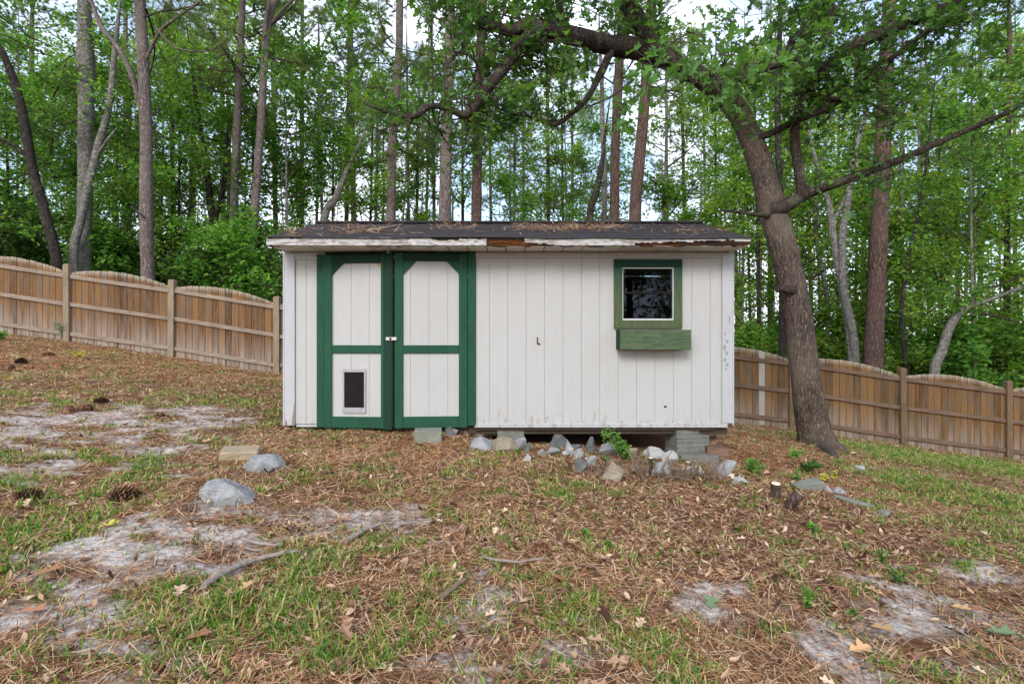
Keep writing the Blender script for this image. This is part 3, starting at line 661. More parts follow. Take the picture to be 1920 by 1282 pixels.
nm = MB()
for q in range(16):
    a_ = 905 + q * 29.3 + random.uniform(-4, 4); zz_ = sz(random.choice((790.5, 796.5))); r_n = random.uniform(.004, .007); slab(nm, sx(a_) - r_n * .6, sx(a_) + r_n * .6, D - (.0189 if zz_ < sz(793) else .0022), D - (.0181 if zz_ < sz(793) else .0011), zz_ - r_n, zz_ + r_n)
tag(nm.obj('nail_heads', M['beam'], shed), kind='stuff')
# window ----------------------------------------------------------
def mitre(name, pts, y0, y1, mat, parent):
    return poly_prism(name, pts, y0, y1, mat, parent)
win = box('window', sx(1166), sx(1262), D - .010, D + .012, sz(551), sz(547), M['flap'], shed, .001)
oX0, oX1, oZ0, oZ1 = sx(1150.5), sx(1277.5), sz(615.5), sz(487); iX0, iX1, iZ0, iZ1 = sx(1166), sx(1262), sz(600.5), sz(502)
g = .0012; y0, y1 = D - .034, D - .0012
mitre('casing_board', [(oX0, oZ0), (oX1, oZ0), (iX1 - g, iZ0), (iX0 + g, iZ0)], y0, y1, M['casing'], win)
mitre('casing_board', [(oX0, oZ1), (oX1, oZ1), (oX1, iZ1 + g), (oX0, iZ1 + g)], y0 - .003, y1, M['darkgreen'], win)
mitre('casing_board', [(oX0, oZ0 + 2 * g), (iX0, iZ0 + 2 * g), (iX0, iZ1 - g), (oX0, iZ1 - g)], y0, y1, M['casing'], win)
mitre('casing_board', [(oX1, oZ0 + 2 * g), (iX1, iZ0 + 2 * g), (iX1, iZ1 - g), (oX1, iZ1 - g)], y0, y1, M['casing'], win)
mbw = MB()
for a, b, c, d_ in ((1166, 1262, 600.5, 597.5), (1166, 1262, 504, 502), (1166, 1167.8, 597.5, 504), (1260.2, 1262, 597.5, 504)): slab(mbw, sx(a) + .0004, sx(b) - .0004, D - .022, D + .03, sz(c) + .0004, sz(d_) - .0004)
mbw.obj('white_frame', M['vinyl'], win)
box('pane', sx(1167.9), sx(1260.1), D + .004, D + .007, sz(547), sz(504.1), M['glass'], win, 0); box('pane', sx(1167.9), sx(1260.1), D - .004, D - .001, sz(597.4), sz(551), M['glass'], win, 0)
# window box
Yw = D - .18; wxa, wxb, wza, wzb = (1163 - 960) * Yw / F, (1296 - 960) * Yw / F, CZ - (655.5 - 641) * Yw / F, CZ + (641 - 618) * Yw / F
wb = box('window_box', wxa, wxb, Yw, Yw + .02, wza, wzb, M['boxgreen'], shed, .003)
tag(wb, label='weathered green planter box under the window')
box('end_board', wxa - .012, wxa + .012, Yw + .0205, D - .002, wza, wzb + .004, M['darkgreen'], wb); box('end_board', wxb - .06, wxb - .04, Yw + .0205, D - .002, wza, wzb, M['boxgreen'], wb)
box('bottom_board', wxa + .013, wxb - .061, Yw + .0205, D - .002, wza + .004, wza + .022, M['boxgreen'], wb)

# ------------------------------------------------------------------ fence
YF = 12.46
posts_x = [-15.25, -12.81, -10.37, -7.94, -5.48, -3.08, -.68, 1.72, 4.12, 6.52, 9.12, 11.58, 14.02, 16.46]
fence = empty('privacy_fence', (0, YF, Hs(0, YF)), 'brown wooden privacy fence with arched panels stepping down the slope', 'fence')
def pz(x):
    return float(np.interp(x, [c[0] for c in FZ], [c[1] for c in FZ]))
FZ = [(-16, 1.80), (-12.81, 1.30), (-10.37, .94), (-7.94, .60), (-5.48, .20), (-.68, -.36), (4.12, -.84), (6.52, -1.10), (9.12, -1.48), (11.58, -1.79), (14.02, -2.10), (16.5, -2.42)]
R_ = random.Random(3)
for i, x in enumerate(posts_x):
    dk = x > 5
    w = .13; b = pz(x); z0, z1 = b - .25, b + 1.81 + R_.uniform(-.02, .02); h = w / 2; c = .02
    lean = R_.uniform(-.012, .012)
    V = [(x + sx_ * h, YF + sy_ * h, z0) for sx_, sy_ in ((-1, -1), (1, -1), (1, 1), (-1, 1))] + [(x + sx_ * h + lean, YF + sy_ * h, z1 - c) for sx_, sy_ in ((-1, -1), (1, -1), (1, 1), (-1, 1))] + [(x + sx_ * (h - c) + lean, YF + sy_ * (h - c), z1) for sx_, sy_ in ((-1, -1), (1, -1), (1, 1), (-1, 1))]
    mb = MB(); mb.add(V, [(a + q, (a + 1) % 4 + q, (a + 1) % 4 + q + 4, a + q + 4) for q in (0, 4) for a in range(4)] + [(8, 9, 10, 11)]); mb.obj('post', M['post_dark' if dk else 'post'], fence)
for x0, x1 in zip(posts_x[:-1], posts_x[1:]):
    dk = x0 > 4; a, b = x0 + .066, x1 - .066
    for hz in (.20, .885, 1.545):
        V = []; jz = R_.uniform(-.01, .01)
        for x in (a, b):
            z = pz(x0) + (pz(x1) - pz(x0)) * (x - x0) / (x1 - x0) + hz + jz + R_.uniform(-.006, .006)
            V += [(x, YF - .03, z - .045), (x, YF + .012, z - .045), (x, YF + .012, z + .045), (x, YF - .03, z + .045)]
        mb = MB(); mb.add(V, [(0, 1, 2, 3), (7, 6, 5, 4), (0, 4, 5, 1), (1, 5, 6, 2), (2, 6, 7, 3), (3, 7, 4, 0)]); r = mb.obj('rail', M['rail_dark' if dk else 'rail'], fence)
    np_ = 16; pw = (x1 - x0) / np_
    for k in range(np_):
        xa, xb = x0 + k * pw + R_.uniform(.0025, .006), x0 + (k + 1) * pw - R_.uniform(.0025, .006); t = (k + .5) / np_
        base = pz(x0) + (pz(x1) - pz(x0)) * t
        def top(tt): return pz(x0) + (pz(x1) - pz(x0)) * tt + 1.605 + .185 * math.sin(math.pi * min(max(tt, 0), 1)) ** .8
        za, zb = top(t - .4 / np_) + R_.uniform(-.006, .006), top(t + .4 / np_) + R_.uniform(-.006, .006); ya = YF + .0135 + R_.uniform(0, .004); yb = ya + .016; z0 = base - .05 + R_.uniform(-.02, .02); cz = .014; cx = .016
        xz = [(xa, z0), (xb, z0), (xb, zb - cz), (xb - cx, zb), (xa + cx, za), (xa, za - cz)]
        V = [(x, ya, z) for x, z in xz] + [(x, yb, z) for x, z in xz]
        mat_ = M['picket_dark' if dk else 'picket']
        if 5.80 < (xa + xb) / 2 < 5.96: mat_ = M['picket_pale']
        mb = MB(); mb.add(V, [(0, 1, 2, 3, 4, 5), (11, 10, 9, 8, 7, 6)] + [(i, i + 6, (i + 1) % 6 + 6, (i + 1) % 6) for i in range(6)]); p = mb.obj('picket', mat_, fence)
        if mat_ is M['picket_pale']: p['label'] = 'pale unstained picket'

# ------------------------------------------------------------------ stones, blocks, sticks
def hull_rock(name, seed, w, dp, h, mat, n=11):
    if seed in (100, 101, 106, 108): n = 30
    r = random.Random(seed); bm = bmesh.new()
    for i in range(n):
        th = r.uniform(0, 2 * math.pi); z = r.uniform(-1, 1); q = math.sqrt(1 - z * z) * r.uniform(.8, 1.1)
        bm.verts.new((w / 2 * q * math.cos(th) * 1.12, dp / 2 * q * math.sin(th) * 1.12, h / 2 * max(z * 1.25, -.8)))
    res = bmesh.ops.convex_hull(bm, input=bm.verts[:]); 
    bmesh.ops.delete(bm, geom=[v for v in res['geom_interior'] if isinstance(v, bmesh.types.BMVert)], context='VERTS')
    bmesh.ops.bevel(bm, geom=bm.edges[:], offset=min(w, h) * .035, segments=1, affect='EDGES')
    bmesh.ops.triangulate(bm, faces=bm.faces[:]); bmesh.ops.subdivide_edges(bm, edges=bm.edges[:], cuts=1)
    for v in bm.verts: v.co += Vector((r.uniform(-1, 1), r.uniform(-1, 1), r.uniform(-1, 1))) * min(w, h) * .022
    me = bpy.data.meshes.new(name); bm.to_mesh(me); bm.free(); me.materials.append(mat); return me
ROCKS = [  # px centre x, px bottom, width px, height px, material, tilt, label
 (413, 947, 82, 40, 'granite', .05, 'large smooth blue-grey stone lying alone on the bare sandy slope'),
 (485, 888, 58, 30, 'granite', -.1, 'wedge-shaped blue-grey stone beside the beige paver slab'),
 (505, 869, 30, 16, 'darkstone', .1, 'small dark stone tucked behind the wedge-shaped blue-grey stone'),
 (842, 822, 24, 20, 'darkstone', .0, 'dark stone against the concrete step block below the doors'),
 (851, 822, 11, 18, 'granite', .5, 'thin stone chip leaning beside the concrete step block'),
 (870, 819, 22, 14, 'brownstone', 0, 'small brown stone under the door casing'),
 (902, 819, 46, 13, 'tanstone', .05, 'flat tan stone wedged right under the shed next to the door casing'),
 (900, 842, 52, 22, 'granite', -.15, 'pale blue-grey boulder first in the row from the doors'),
 (945, 843, 42, 22, 'tanstone', .1, 'rounded tan stone in front of the small grey pier'),
 (972, 842, 26, 24, 'granite', .25, 'grey stone leaning on the small pier, at its window side'),
 (989, 845, 10, 18, 'darkstone', .3, 'narrow dark stone sliver beside the small pier'),
 (989, 863, 16, 15, 'whitestone', .1, 'small whitish stone nearest the lawn below the small pier'),
 (1021, 856, 20, 13, 'whitestone', 0, 'low whitish stone before the leaning block-shaped stone'),
 (1038, 858, 26, 14, 'granite', .1, 'low grey stone at the foot of the leaning block-shaped stone'),
 (1046, 846, 30, 26, 'darkstone', .35, 'block-shaped grey stone tipped on its corner in the crawl space opening'),
 (1060, 859, 12, 9, 'whitestone', 0, 'tiny white pebble-like stone between the grey stones'),
 (1078, 844, 22, 16, 'darkstone', .0, 'rounded dark stone at the back of the stone heap'),
 (1069, 856, 15, 28, 'granite', -.5, 'long grey stone leaning steeply against the stone heap'),
 (1086, 866, 21, 18, 'granite', -.4, 'light grey slanting stone below the steeply leaning one'),
 (1110, 853, 18, 27, 'darkstone', .05, 'upright pointed grey stone standing alone before the crawl space'),
 (1146, 860, 38, 26, 'granite', -.1, 'broad pale stone at the foot of the green shrub'),
 (1143, 873, 36, 18, 'brownstone', .1, 'purplish brown stone below the green shrub'),
 (1090, 889, 23, 24, 'darkstone', 0, 'dark cube-like stone at the front of the heap'),
 (1110, 881, 20, 22, 'granite', .1, 'grey stone between the dark cube-like stone and the brown stone'),
 (1108, 896, 12, 18, 'brownstone', .2, 'small brown upright stone at the front edge of the heap'),
 (1151, 906, 34, 34, 'tanstone', .5, 'tan diamond-shaped stone tipped on its point in the leaf litter'),
 (1187, 866, 18, 24, 'tanstone', .1, 'tan upright stone just past the green shrub'),
 (1226, 864, 42, 18, 'whitestone', .1, 'long whitish stone behind the dry twigs'),
 (1196, 890, 28, 20, 'tanstone', .1, 'round tan stone half hidden by dry stems'),
 (1258, 876, 30, 26, 'whitestone', -.35, 'whitish angular stone leaning against the concrete slab'),
 (1246, 900, 36, 28, 'granite', .4, 'pale triangular stone below the concrete slab among dry twigs'),
 (1270, 900, 20, 22, 'darkstone', 0, 'dark stone next to the pale triangular stone'),
 (1302, 893, 34, 16, 'whitestone', 0, 'flat whitish stone in front of the concrete slab'),
 (1332, 868, 26, 18, 'granite', .2, 'grey stone against the slab, on the oak side'),
 (1358, 897, 56, 26, 'granite', -.2, 'large sloping pale stone at the end of the heap, on the oak side'),
 (1391, 911, 27, 12, 'whitestone', -.1, 'last whitish flat stone of the heap towards the oak'),
 (1338, 838, 22, 22, 'brownstone', 0, 'brown stone leaning on the big pier under the shed corner'),
 (1548, 920, 26, 12, 'whitestone', .1, 'white lump of stone beside the greenish slate slab'),
 (1575, 926, 34, 13, 'granite', .1, 'grey stone between slate slab and slate plank'),
 (1660, 966, 26, 9, 'slate', -.2, 'small flat slate at the end of the garden edging'),
 (1615, 880, 16, 8, 'whitestone', 0, 'lone white pebble in the pine straw below the oak trunk'),
 (1380, 915, 14, 8, 'tanstone', 0, 'small tan pebble in front of the last flat stone'),
]
for i, (cx, by, w, h, mt, tilt, lab) in enumerate(ROCKS):
    g = gp(cx, min(by, 1280)); s = g[1] / F; d_ = min(g[1], 6.05)
    if g[1] > 6.05: g = P(cx, by, 6.05); s = 6.05 / F
    W, Hh = w * s * 1.25, h * s * 1.22
    o = bpy.data.objects.new('stone', hull_rock('stone', 100 + i, W, max(W * .75, Hh * .8), Hh * 1.15, M[mt])); link(o)
    o.location = (g[0], g[1] + W * .25, g[2] + Hh * .22); o.rotation_euler = (0, tilt, random.uniform(-.5, .5)); tag(o, lab, 'stone', 'loose stones below the shed' if 820 < cx < 1420 else 'loose stones in the yard')
def block(name, cx, by, w, h, dp, mat, label, cat, rot=(0, 0, 0), d=None, grooves=0, bev=.008):
    g = gp(cx, by) if d is None else P(cx, by, d); s = g[1] / F; W, Hh = w * s, h * s
    bm = bmesh.new()
    if grooves:
        z = 0
        for k in range(grooves):
            bm2 = box_mesh(W - (.004 if k % 2 else 0), dp, Hh / grooves - .003, .004); bmesh.ops.translate(bm2, vec=(random.uniform(-.002, .002), 0, Hh / grooves * (k + .5)), verts=bm2.verts)
            me = bpy.data.meshes.new('t'); bm2.to_mesh(me); bm.from_mesh(me); bm2.free()
        bm2 = box_mesh(W - .012, dp - .012, Hh - .01, 0); bmesh.ops.translate(bm2, vec=(0, 0, Hh / 2), verts=bm2.verts); me = bpy.data.meshes.new('t'); bm2.to_mesh(me); bm.from_mesh(me); bm2.free()
    else:
        b2 = box_mesh(W, dp, Hh, bev); bmesh.ops.translate(b2, vec=(0, 0, Hh / 2), verts=b2.verts); me = bpy.data.meshes.new('t'); b2.to_mesh(me); bm.from_mesh(me); b2.free()
        bmesh.ops.triangulate(bm, faces=bm.faces[:]); bmesh.ops.subdivide_edges(bm, edges=bm.edges[:], cuts=2)
        for v in bm.verts: v.co += Vector((random.uniform(-1, 1), random.uniform(-1, 1), random.uniform(-1, 1))) * .0022
    me = bpy.data.meshes.new(name); bm.to_mesh(me); bm.free(); me.materials.append(M[mat]); o = bpy.data.objects.new(name, me); link(o)
    o.location = (g[0], g[1] + dp / 2, g[2]); o.rotation_euler = rot; return tag(o, label, cat)
block('concrete_block', 1296, 856, 66, 50, .30, 'concrete', 'big grey ribbed concrete pier holding up the shed corner by the oak', 'concrete block', (0, 0, .18), 5.93, 6)
block('concrete_slab', 1308, 882, 74, 28, .40, 'concrete', 'grey concrete footing slab under the big pier', 'concrete slab', (0, .03, .12), 5.72, 2)
block('concrete_block', 957, 832, 50, 27, .25, 'concrete', 'small smooth grey pier under the middle of the shed', 'concrete block', (0, 0, .05), 5.93)
block('step_block', 800, 834, 51, 25, .19, 'slate', 'greenish grey concrete step block below the meeting doors', 'concrete block', (0, 0, .14), None, 0, .006)
block('garden_brick', 1349, 856, 40, 16, .16, 'brownstone', 'brown garden brick lying beside the big pier', 'brick', (0, .05, -.2), 5.8)
block('paver_slab', 436, 866, 66, 18, .26, 'paver', 'beige square paver slab sunk in the yard near the shed corner', 'paver', (.05, .04, .35), None, 0, .01)
block('slate_slab', 1523, 919, 52, 15, .14, 'slate', 'thick greenish slate slab edging the bed below the oak', 'slab', (.1, -.18, .1))
block('slate_plank', 1606, 944, 66, 9, .07, 'slate', 'long narrow slate plank slanting down the bed edge', 'slab', (0, .16, -.62))

def stick(name, px_pts, r0, r1, mat, label, cat='stick', lift=.03, branches=()):
    pts = [gp(*p) + np.array([0, 0, lift]) for p in px_pts]; mb = MB(); c = catmull(pts, 5); c[:, 2] += np.array([random.uniform(-.004, .004) for _ in c]); tube(mb, c, np.linspace(r0, r1, len(c)), 7, rough=.12, seed=3)
    for b in branches:
        q = catmull([gp(*p) + np.array([0, 0, lift * .8]) for p in b], 4); tube(mb, q, np.linspace(r1 * .9, r1 * .4, len(q)), 5)
    return tag(mb.obj(name, M[mat], None, True), label, cat)
stick('fallen_stick', [(382, 1102), (420, 1078), (470, 1052), (520, 1043), (560, 1036)], .019, .010, 'stick', 'long grey fallen branch lying in the grass below the sandy patch')
stick('fallen_stick', [(455, 1012), (490, 1018), (530, 1026)], .013, .008, 'stick', 'forked pale root-like stick at the edge of the white sand', branches=[[(458, 1022), (480, 1026), (496, 1030)]])
stick('fallen_stick', [(648, 1018), (680, 1003), (700, 995), (735, 986)], .018, .009, 'stick', 'bent brown stick on bare sand below the doors')
stick('fallen_stick', [(826, 1130), (850, 1112), (872, 1096)], .014, .010, 'drytwig', 'short straight brown stick in the grass')
stick('fallen_stick', [(905, 1052), (960, 1060), (1022, 1058)], .009, .006, 'stick', 'grey stick half buried in leaf litter')
stick('fallen_stick', [(1690, 1212), (1720, 1202), (1790, 1206)], .006, .004, 'drytwig', 'thin dark twig on the sandy streaks')
# stumps
def stump(px, by, topx, topy, w, label, group=None):
    g = gp(px, by); t = P(topx, topy, g[1] - .02); r = w * g[1] / F / 2; e = empty('cut_stump', g, label, 'stump', group)
    mb = MB(); c = catmull([g - np.array([0, 0, .08]), .5 * (g + t), t], 5); rr = np.linspace(r * 1.25, r, len(c)); tube(mb, c, rr, 11, cap=False, rough=.06, seed=px); mb.obj('stem', M['bark_redpine'], e, True)
    mb = MB(); d_ = (t - c[-2]); d_ /= np.linalg.norm(d_); tube(mb, [t - d_ * .004, t + d_ * .003], [r * .98, r * .92], 11); mb.obj('cut_face', M['cutwood'], e)
stump(1453, 940, 1455, 906, 17, 'short upright cut stump with a pale top, below the slate slab'); stump(1474, 956, 1499, 924, 19, 'slanting cut stump with a bright pale end, below the slate slab')
stump(1220, 893, 1220, 858, 8, 'dead upright stem stub among the dry twigs, taller one', None); stump(1291, 888, 1291, 866, 7, 'dead stem stub standing before the concrete slab')

# twig on the roof and straw that has gathered there
def roof_pt(px, s, lift=.025):
    y = YE + (7.03 - YE) * s; return np.array([(px - 960) * y / F, y, 2.012 + (2.49 - 2.012) * s + lift])
mb = MB(); c = catmull([roof_pt(690, .42), roof_pt(715, .5), roof_pt(738, .60, .04), roof_pt(752, .68, .05)], 5); tube(mb, c, np.linspace(.012, .005, len(c)), 6); tag(mb.obj('fallen_stick', M['stick'], None, True), 'bent dead stick lying on the shed roof', 'stick')
mb = MB(); n = 1300
cl = [(655, .45, 60, 1.), (700, .35, 70, .8), (850, .6, 40, .7), (1000, .55, 60, 1.2), (1070, .5, 70, 1.4), (1130, .55, 60, 1.2), (900, .5, 250, .8), (1310, .35, 60, .6), (560, .2, 40, .5)]
pk = rng.choice(len(cl), n, p=np.array([c[3] for c in cl]) / sum(c[3] for c in cl)); px_ = np.array([cl[k][0] + rng.normal() * cl[k][2] * .6 for k in pk]); ss = np.clip(np.array([cl[k][1] for k in pk]) + rng.normal(size=n) * .15, .03, .98)
yy = YE + (7.03 - YE) * ss; xx = np.clip((px_ - 960) * yy / F, EL + .02, ER - .02); pos = np.stack([xx, yy, 2.012 + .478 * ss + .02 + rng.random(n) * .035], -1)
NEED = np.array([(0, -.5, 0), (.5, -.4, .08), (1, 0, 0), (.5, .4, .08), (0, .5, 0)]); NEED = np.array([(0, .5, 0), (0, -.5, 0), (.5, .5, .06), (.5, -.5, .06), (1, 0, 0)]); NEED_F = np.array([[0, 1, 3], [0, 3, 2], [2, 3, 4]])
nr = np.stack([rng.normal(size=n) * .25, rng.normal(size=n) * .25 - .3, np.ones(n)], -1); scatter(mb, NEED, NEED_F, pos, nr, rng.random(n) * 6.28, np.stack([.10 + .12 * rng.random(n), np.full(n, .0035), np.full(n, .15)], -1))
tag(mb.obj('roof_straw', M['straw']), 'drifts of brown pine straw caught on the shed roof', 'pine straw', kind='stuff')

# pine cones ------------------------------------------------------
def cone_mesh(seed):
    mb = MB(); r = np.random.default_rng(seed); n = 120; k = np.arange(n); t = k / n; th = k * 2.39996
    rad = .34 * np.sin(np.pi * (t * .86 + .12)) ** .8; core = np.stack([(t - .5) * 1.0, rad * .55 * np.cos(th), rad * .55 * np.sin(th)], -1)
    dirv = np.stack([.55 + 0 * t, np.cos(th), np.sin(th)], -1); dirv /= np.linalg.norm(dirv, axis=1)[:, None]
    side = np.cross(dirv, np.array([[1.0, 0, 0]])); side /= np.linalg.norm(side, axis=1)[:, None]
    L = (.20 + .10 * np.sin(np.pi * t))[:, None]; w = .075
    V = np.stack([core - side * w * .4, core + side * w * .4, core + dirv * L + side * w, core + dirv * L * 1.12, core + dirv * L - side * w], 1)
    mb.add(V.reshape(-1, 3), np.array([[0, 1, 2, 3, 4]])[None].repeat(n, 0).reshape(n, 5) + (np.arange(n) * 5)[:, None])
    tt = np.linspace(-.5, .5, 6); tube(mb, np.stack([tt, tt * 0, tt * 0], -1), .2 * np.sin(np.pi * np.linspace(.15, .95, 6)), 8); return mb.mesh('pine_cone', M['cone'])
CM = [cone_mesh(1), cone_mesh(2)]
for i, (px, py, L, rz, lab) in enumerate([(228, 938, .165, .5, 'biggest dark pine cone, lying in grass below the sandy patch'), (188, 758, .15, .2, 'upper dark pine cone of the pair at the top of the sandy patch'), (157, 770, .14, 1.2, 'lower dark pine cone of the pair at the top of the sandy patch'),
    (128, 774, .14, 2.2, 'small pine cone beside the pair above the sand'), (298, 783, .10, .7, 'single small pine cone on the pale sand'), (38, 683, .16, .1, 'weathered pine cone in the straw nearest the fence'), (18, 692, .14, 2.0, 'pine cone below the one nearest the fence'),
    (52, 934, .13, .4, 'small grey pine cone in the grass at the frame edge'), (1010, 1038, .11, .3, 'small pine cone in the leaf litter among sticks'), (90, 668, .16, .5, 'pine cone half hidden in orange straw below a fence panel'), (470, 703, .15, 2.5, 'pine cone near the fence post next to the shed')]):
    g = gp(px, py); o = bpy.data.objects.new('pine_cone', CM[i % 2]); link(o); o.location = (g[0], g[1], g[2] + L * .16); o.scale = (L,) * 3; o.rotation_euler = (random.uniform(0, 3), random.uniform(-.3, .3), rz); tag(o, lab, 'pine cone', 'pine cones in the yard')

# ------------------------------------------------------------------ trees
def unit(v): return v / (np.linalg.norm(v, axis=-1, keepdims=True) + 1e-9)
def leaf_spray(mb, r, pts, count, size, spread, T=LEAF, TF=LEAF_F, m=1, droop=.25, width=1.0):
    """leaves strewn along a twig polyline"""
    k = r.integers(0, len(pts) - 1, count); t = r.random(count)[:, None]; pos = pts[k] * (1 - t) + pts[k + 1] * t + r.normal(size=(count, 3)) * spread
    nr = r.normal(size=(count, 3)) * .55 + np.array([0, 0, 1.0]); s = size * (.6 + .8 * r.random(count))
    scatter(mb, T, TF, pos, nr, r.random(count) * 6.283, np.stack([s, s * width, s], -1), m)
def crown_mesh(name, seed, Ht, R, z0, nl, nt, per, size, mats, rise=.45, spread=.13, profile=None, limb_r=.03):
    r = np.random.default_rng(seed); mb = MB()
    for i in range(nl):
        t = (i + r.random()) / nl; z = z0 + (Ht - z0) * t; az = i * 2.4 + r.normal() * .5; pr = profile(t) if profile else math.sin(math.pi * (.12 + .86 * t)) ** .7
        L = R * pr * (.55 + .6 * r.random()); el = rise * (.5 + r.random()); d0 = np.array([math.cos(az) * math.cos(el), math.sin(az) * math.cos(el), math.sin(el)])
        p = [np.array([0, 0, z])]; d_ = d0.copy()
        for s in range(5): d_ = unit(d_ + r.normal(size=3) * .22 + np.array([0, 0, -.03])); p.append(p[-1] + d_ * L / 5)
        p = np.array(p); tube(mb, p, np.linspace(limb_r * (1.15 - t), .006, 6), 5, 0, False)
        for j in range(nt):
            u = .25 + .75 * (j + r.random()) / nt; q = u * 5; a = min(int(q), 4); st = p[a] + (p[a + 1] - p[a]) * (q - a); td = unit(d_ + r.normal(size=3) * .9 + np.array([0, 0, .05])); tl = L * (.22 + .25 * r.random())
            tp = np.array([st, st + td * tl * .5 + r.normal(size=3) * .04, st + td * tl + np.array([0, 0, -.06 * tl])]); tube(mb, tp, [.007, .005, .003], 3, 0, False)
            leaf_spray(mb, r, tp, per, size, spread)
    return mb.mesh(name, mats, [True, False])
def pine_crown(name, seed, z0, Ht, R, nl, nt, per, mats):
    r = np.random.default_rng(seed); mb = MB()
    for i in range(nl):
        t = (i + r.random()) / nl; z = z0 + (Ht - z0) * t; az = i * 2.4 + r.normal() * .6; L = R * (1.05 - .8 * t) * (.5 + .6 * r.random()) + .3; el = -.1 + .6 * t + r.normal() * .2
        d_ = np.array([math.cos(az) * math.cos(el), math.sin(az) * math.cos(el), math.sin(el)]); p = [np.array([0, 0, z])]
        for s in range(4): d_ = unit(d_ + r.normal(size=3) * .18 + np.array([0, 0, .08])); p.append(p[-1] + d_ * L / 4)
        p = np.array(p); tube(mb, p, np.linspace(.035, .01, 5), 4, 0, False)
        for j in range(nt):
            u = .35 + .65 * r.random(); q = u * 4; a = min(int(q), 3); c = p[a] + (p[a + 1] - p[a]) * (q - a) + r.normal(size=3) * .22 * L * .4
            ax = unit(d_ + r.normal(size=3) * .6 + np.array([0, 0, .3])); tube(mb, np.array([p[a], c]), [.008, .006], 3, 0, False)
            dirs = unit(ax + r.normal(size=(per, 3)) * .62); ln = .17 + .12 * r.random(per); sd = unit(np.cross(dirs, r.normal(size=(per, 3)))) * .0065
            base = c + ax * (r.random((per, 1)) - .5) * .2; V = np.stack([base - sd, base + sd, base + dirs * ln[:, None]], 1).reshape(-1, 3)
            mb.add(V, np.arange(per * 3).reshape(per, 3), 1)
    return mb.mesh(name, mats, [True, False])
HW = [crown_mesh('hardwood_crown', 11 + i, 9.0, 2.9, 2.2, 22, 9, 23, .125, [M['twig'], M[mt]]) for i, mt in enumerate(('leaf', 'leaf', 'leaf_light', 'leaf_light', 'leaf_dark'))]
HWI = {'leaf': (0, 1), 'light': (2, 3), 'dark': (4,)}
SH = [crown_mesh('shrub_foliage', 31 + i, 1.9, 1.15, .15, 20, 7, 30, .085, [M['twig'], M[mt]], .7, .09, lambda t: 1 - .5 * t) for i, mt in enumerate(('leaf', 'leaf_dark', 'leaf_light'))]
PN = [pine_crown('pine_crown', 51 + i, 9.5, 19, 2.9, 30, 15, 34, [M['twig'], M['needle']]) for i in range(3)]

def tree(name, label, tr, d, bark, crowns, top=12.0, group=None, limbs=(), lean_d=0.0, n=12, cat='tree', back=True):
    """tr: traced centre line [(px, py, width px)] from the base up; crowns: list of (mesh, z offset, scale, dx, dy, rot)"""
    b = P(tr[0][0], tr[0][1], d); bz = float(hgt(b[0], d)); pts = [np.array([b[0] - (P(tr[1][0], tr[1][1], d)[0] - b[0]) * .1, d, bz - .2])]; rad = [tr[0][2] * d / F / 2 * 1.12 * co(tr[0][0])]
    for k, (px, py, w) in enumerate(tr):
        q = P(px, py, d + lean_d * k / max(len(tr) - 1, 1))
        if q[2] < bz + .1: continue
        pts.append(q); rad.append(w * d / F / 2 * co(px))
    dv = pts[-1] - pts[-2]; dv /= max(dv[2], .2)
    zt = pts[-1][2]
    while zt < top: zt += 2.0; dv = dv * np.array([.8, .8, 1]); pts.append(pts[-1] + dv * 2.0 + np.array([random.uniform(-.06, .06), random.uniform(-.06, .06), 0])); rad.append(rad[-1] * .86)
    e = empty(name, (b[0], d, bz), label, cat, group); mb = MB(); c = catmull(pts, 5); rr = np.interp(np.linspace(0, len(rad) - 1, len(c)), np.arange(len(rad)), rad); rr[:3] *= (1.22, 1.12, 1.05); tp_ = np.clip((c[-1, 2] - c[:, 2]) / 3.5, .06, 1); rr = rr * np.where(c[:, 2] > 6, tp_, 1)
    tube(mb, c, rr, n, rough=.045, seed=int(tr[0][0])); 
    for lb in limbs:
        q = catmull([P(x, y, dd) for x, y, dd, w in lb], 5); tube(mb, q, np.interp(np.linspace(0, len(lb) - 1, len(q)), np.arange(len(lb)), [w * dd / F / 2 for x, y, dd, w in lb]), 7, rough=.05)
    mb.obj('trunk', M[bark], e, True)
    for me, z, s, dx, dy, ro in crowns:
        # the crown sits on the trunk's line at the height where its limbs begin
        o = bpy.data.objects.new('crown', me); COL.objects.link(o); o.parent = e
        zz = np.clip(bz + z + 4 * s, c[0, 2], c[-1, 2]); cx = np.interp(zz, c[:, 2], c[:, 0]) - b[0]; cy = np.interp(zz, c[:, 2], c[:, 1]) - d
        o.location = (cx + dx, cy + dy + (1.3 if back and s > .5 and me in HW else 0), z); o.scale = (s, s, s); o.rotation_euler = (0, 0, ro)
    return e
def hw(kind, i=0): q = HWI[kind]; return HW[q[i % len(q)]]
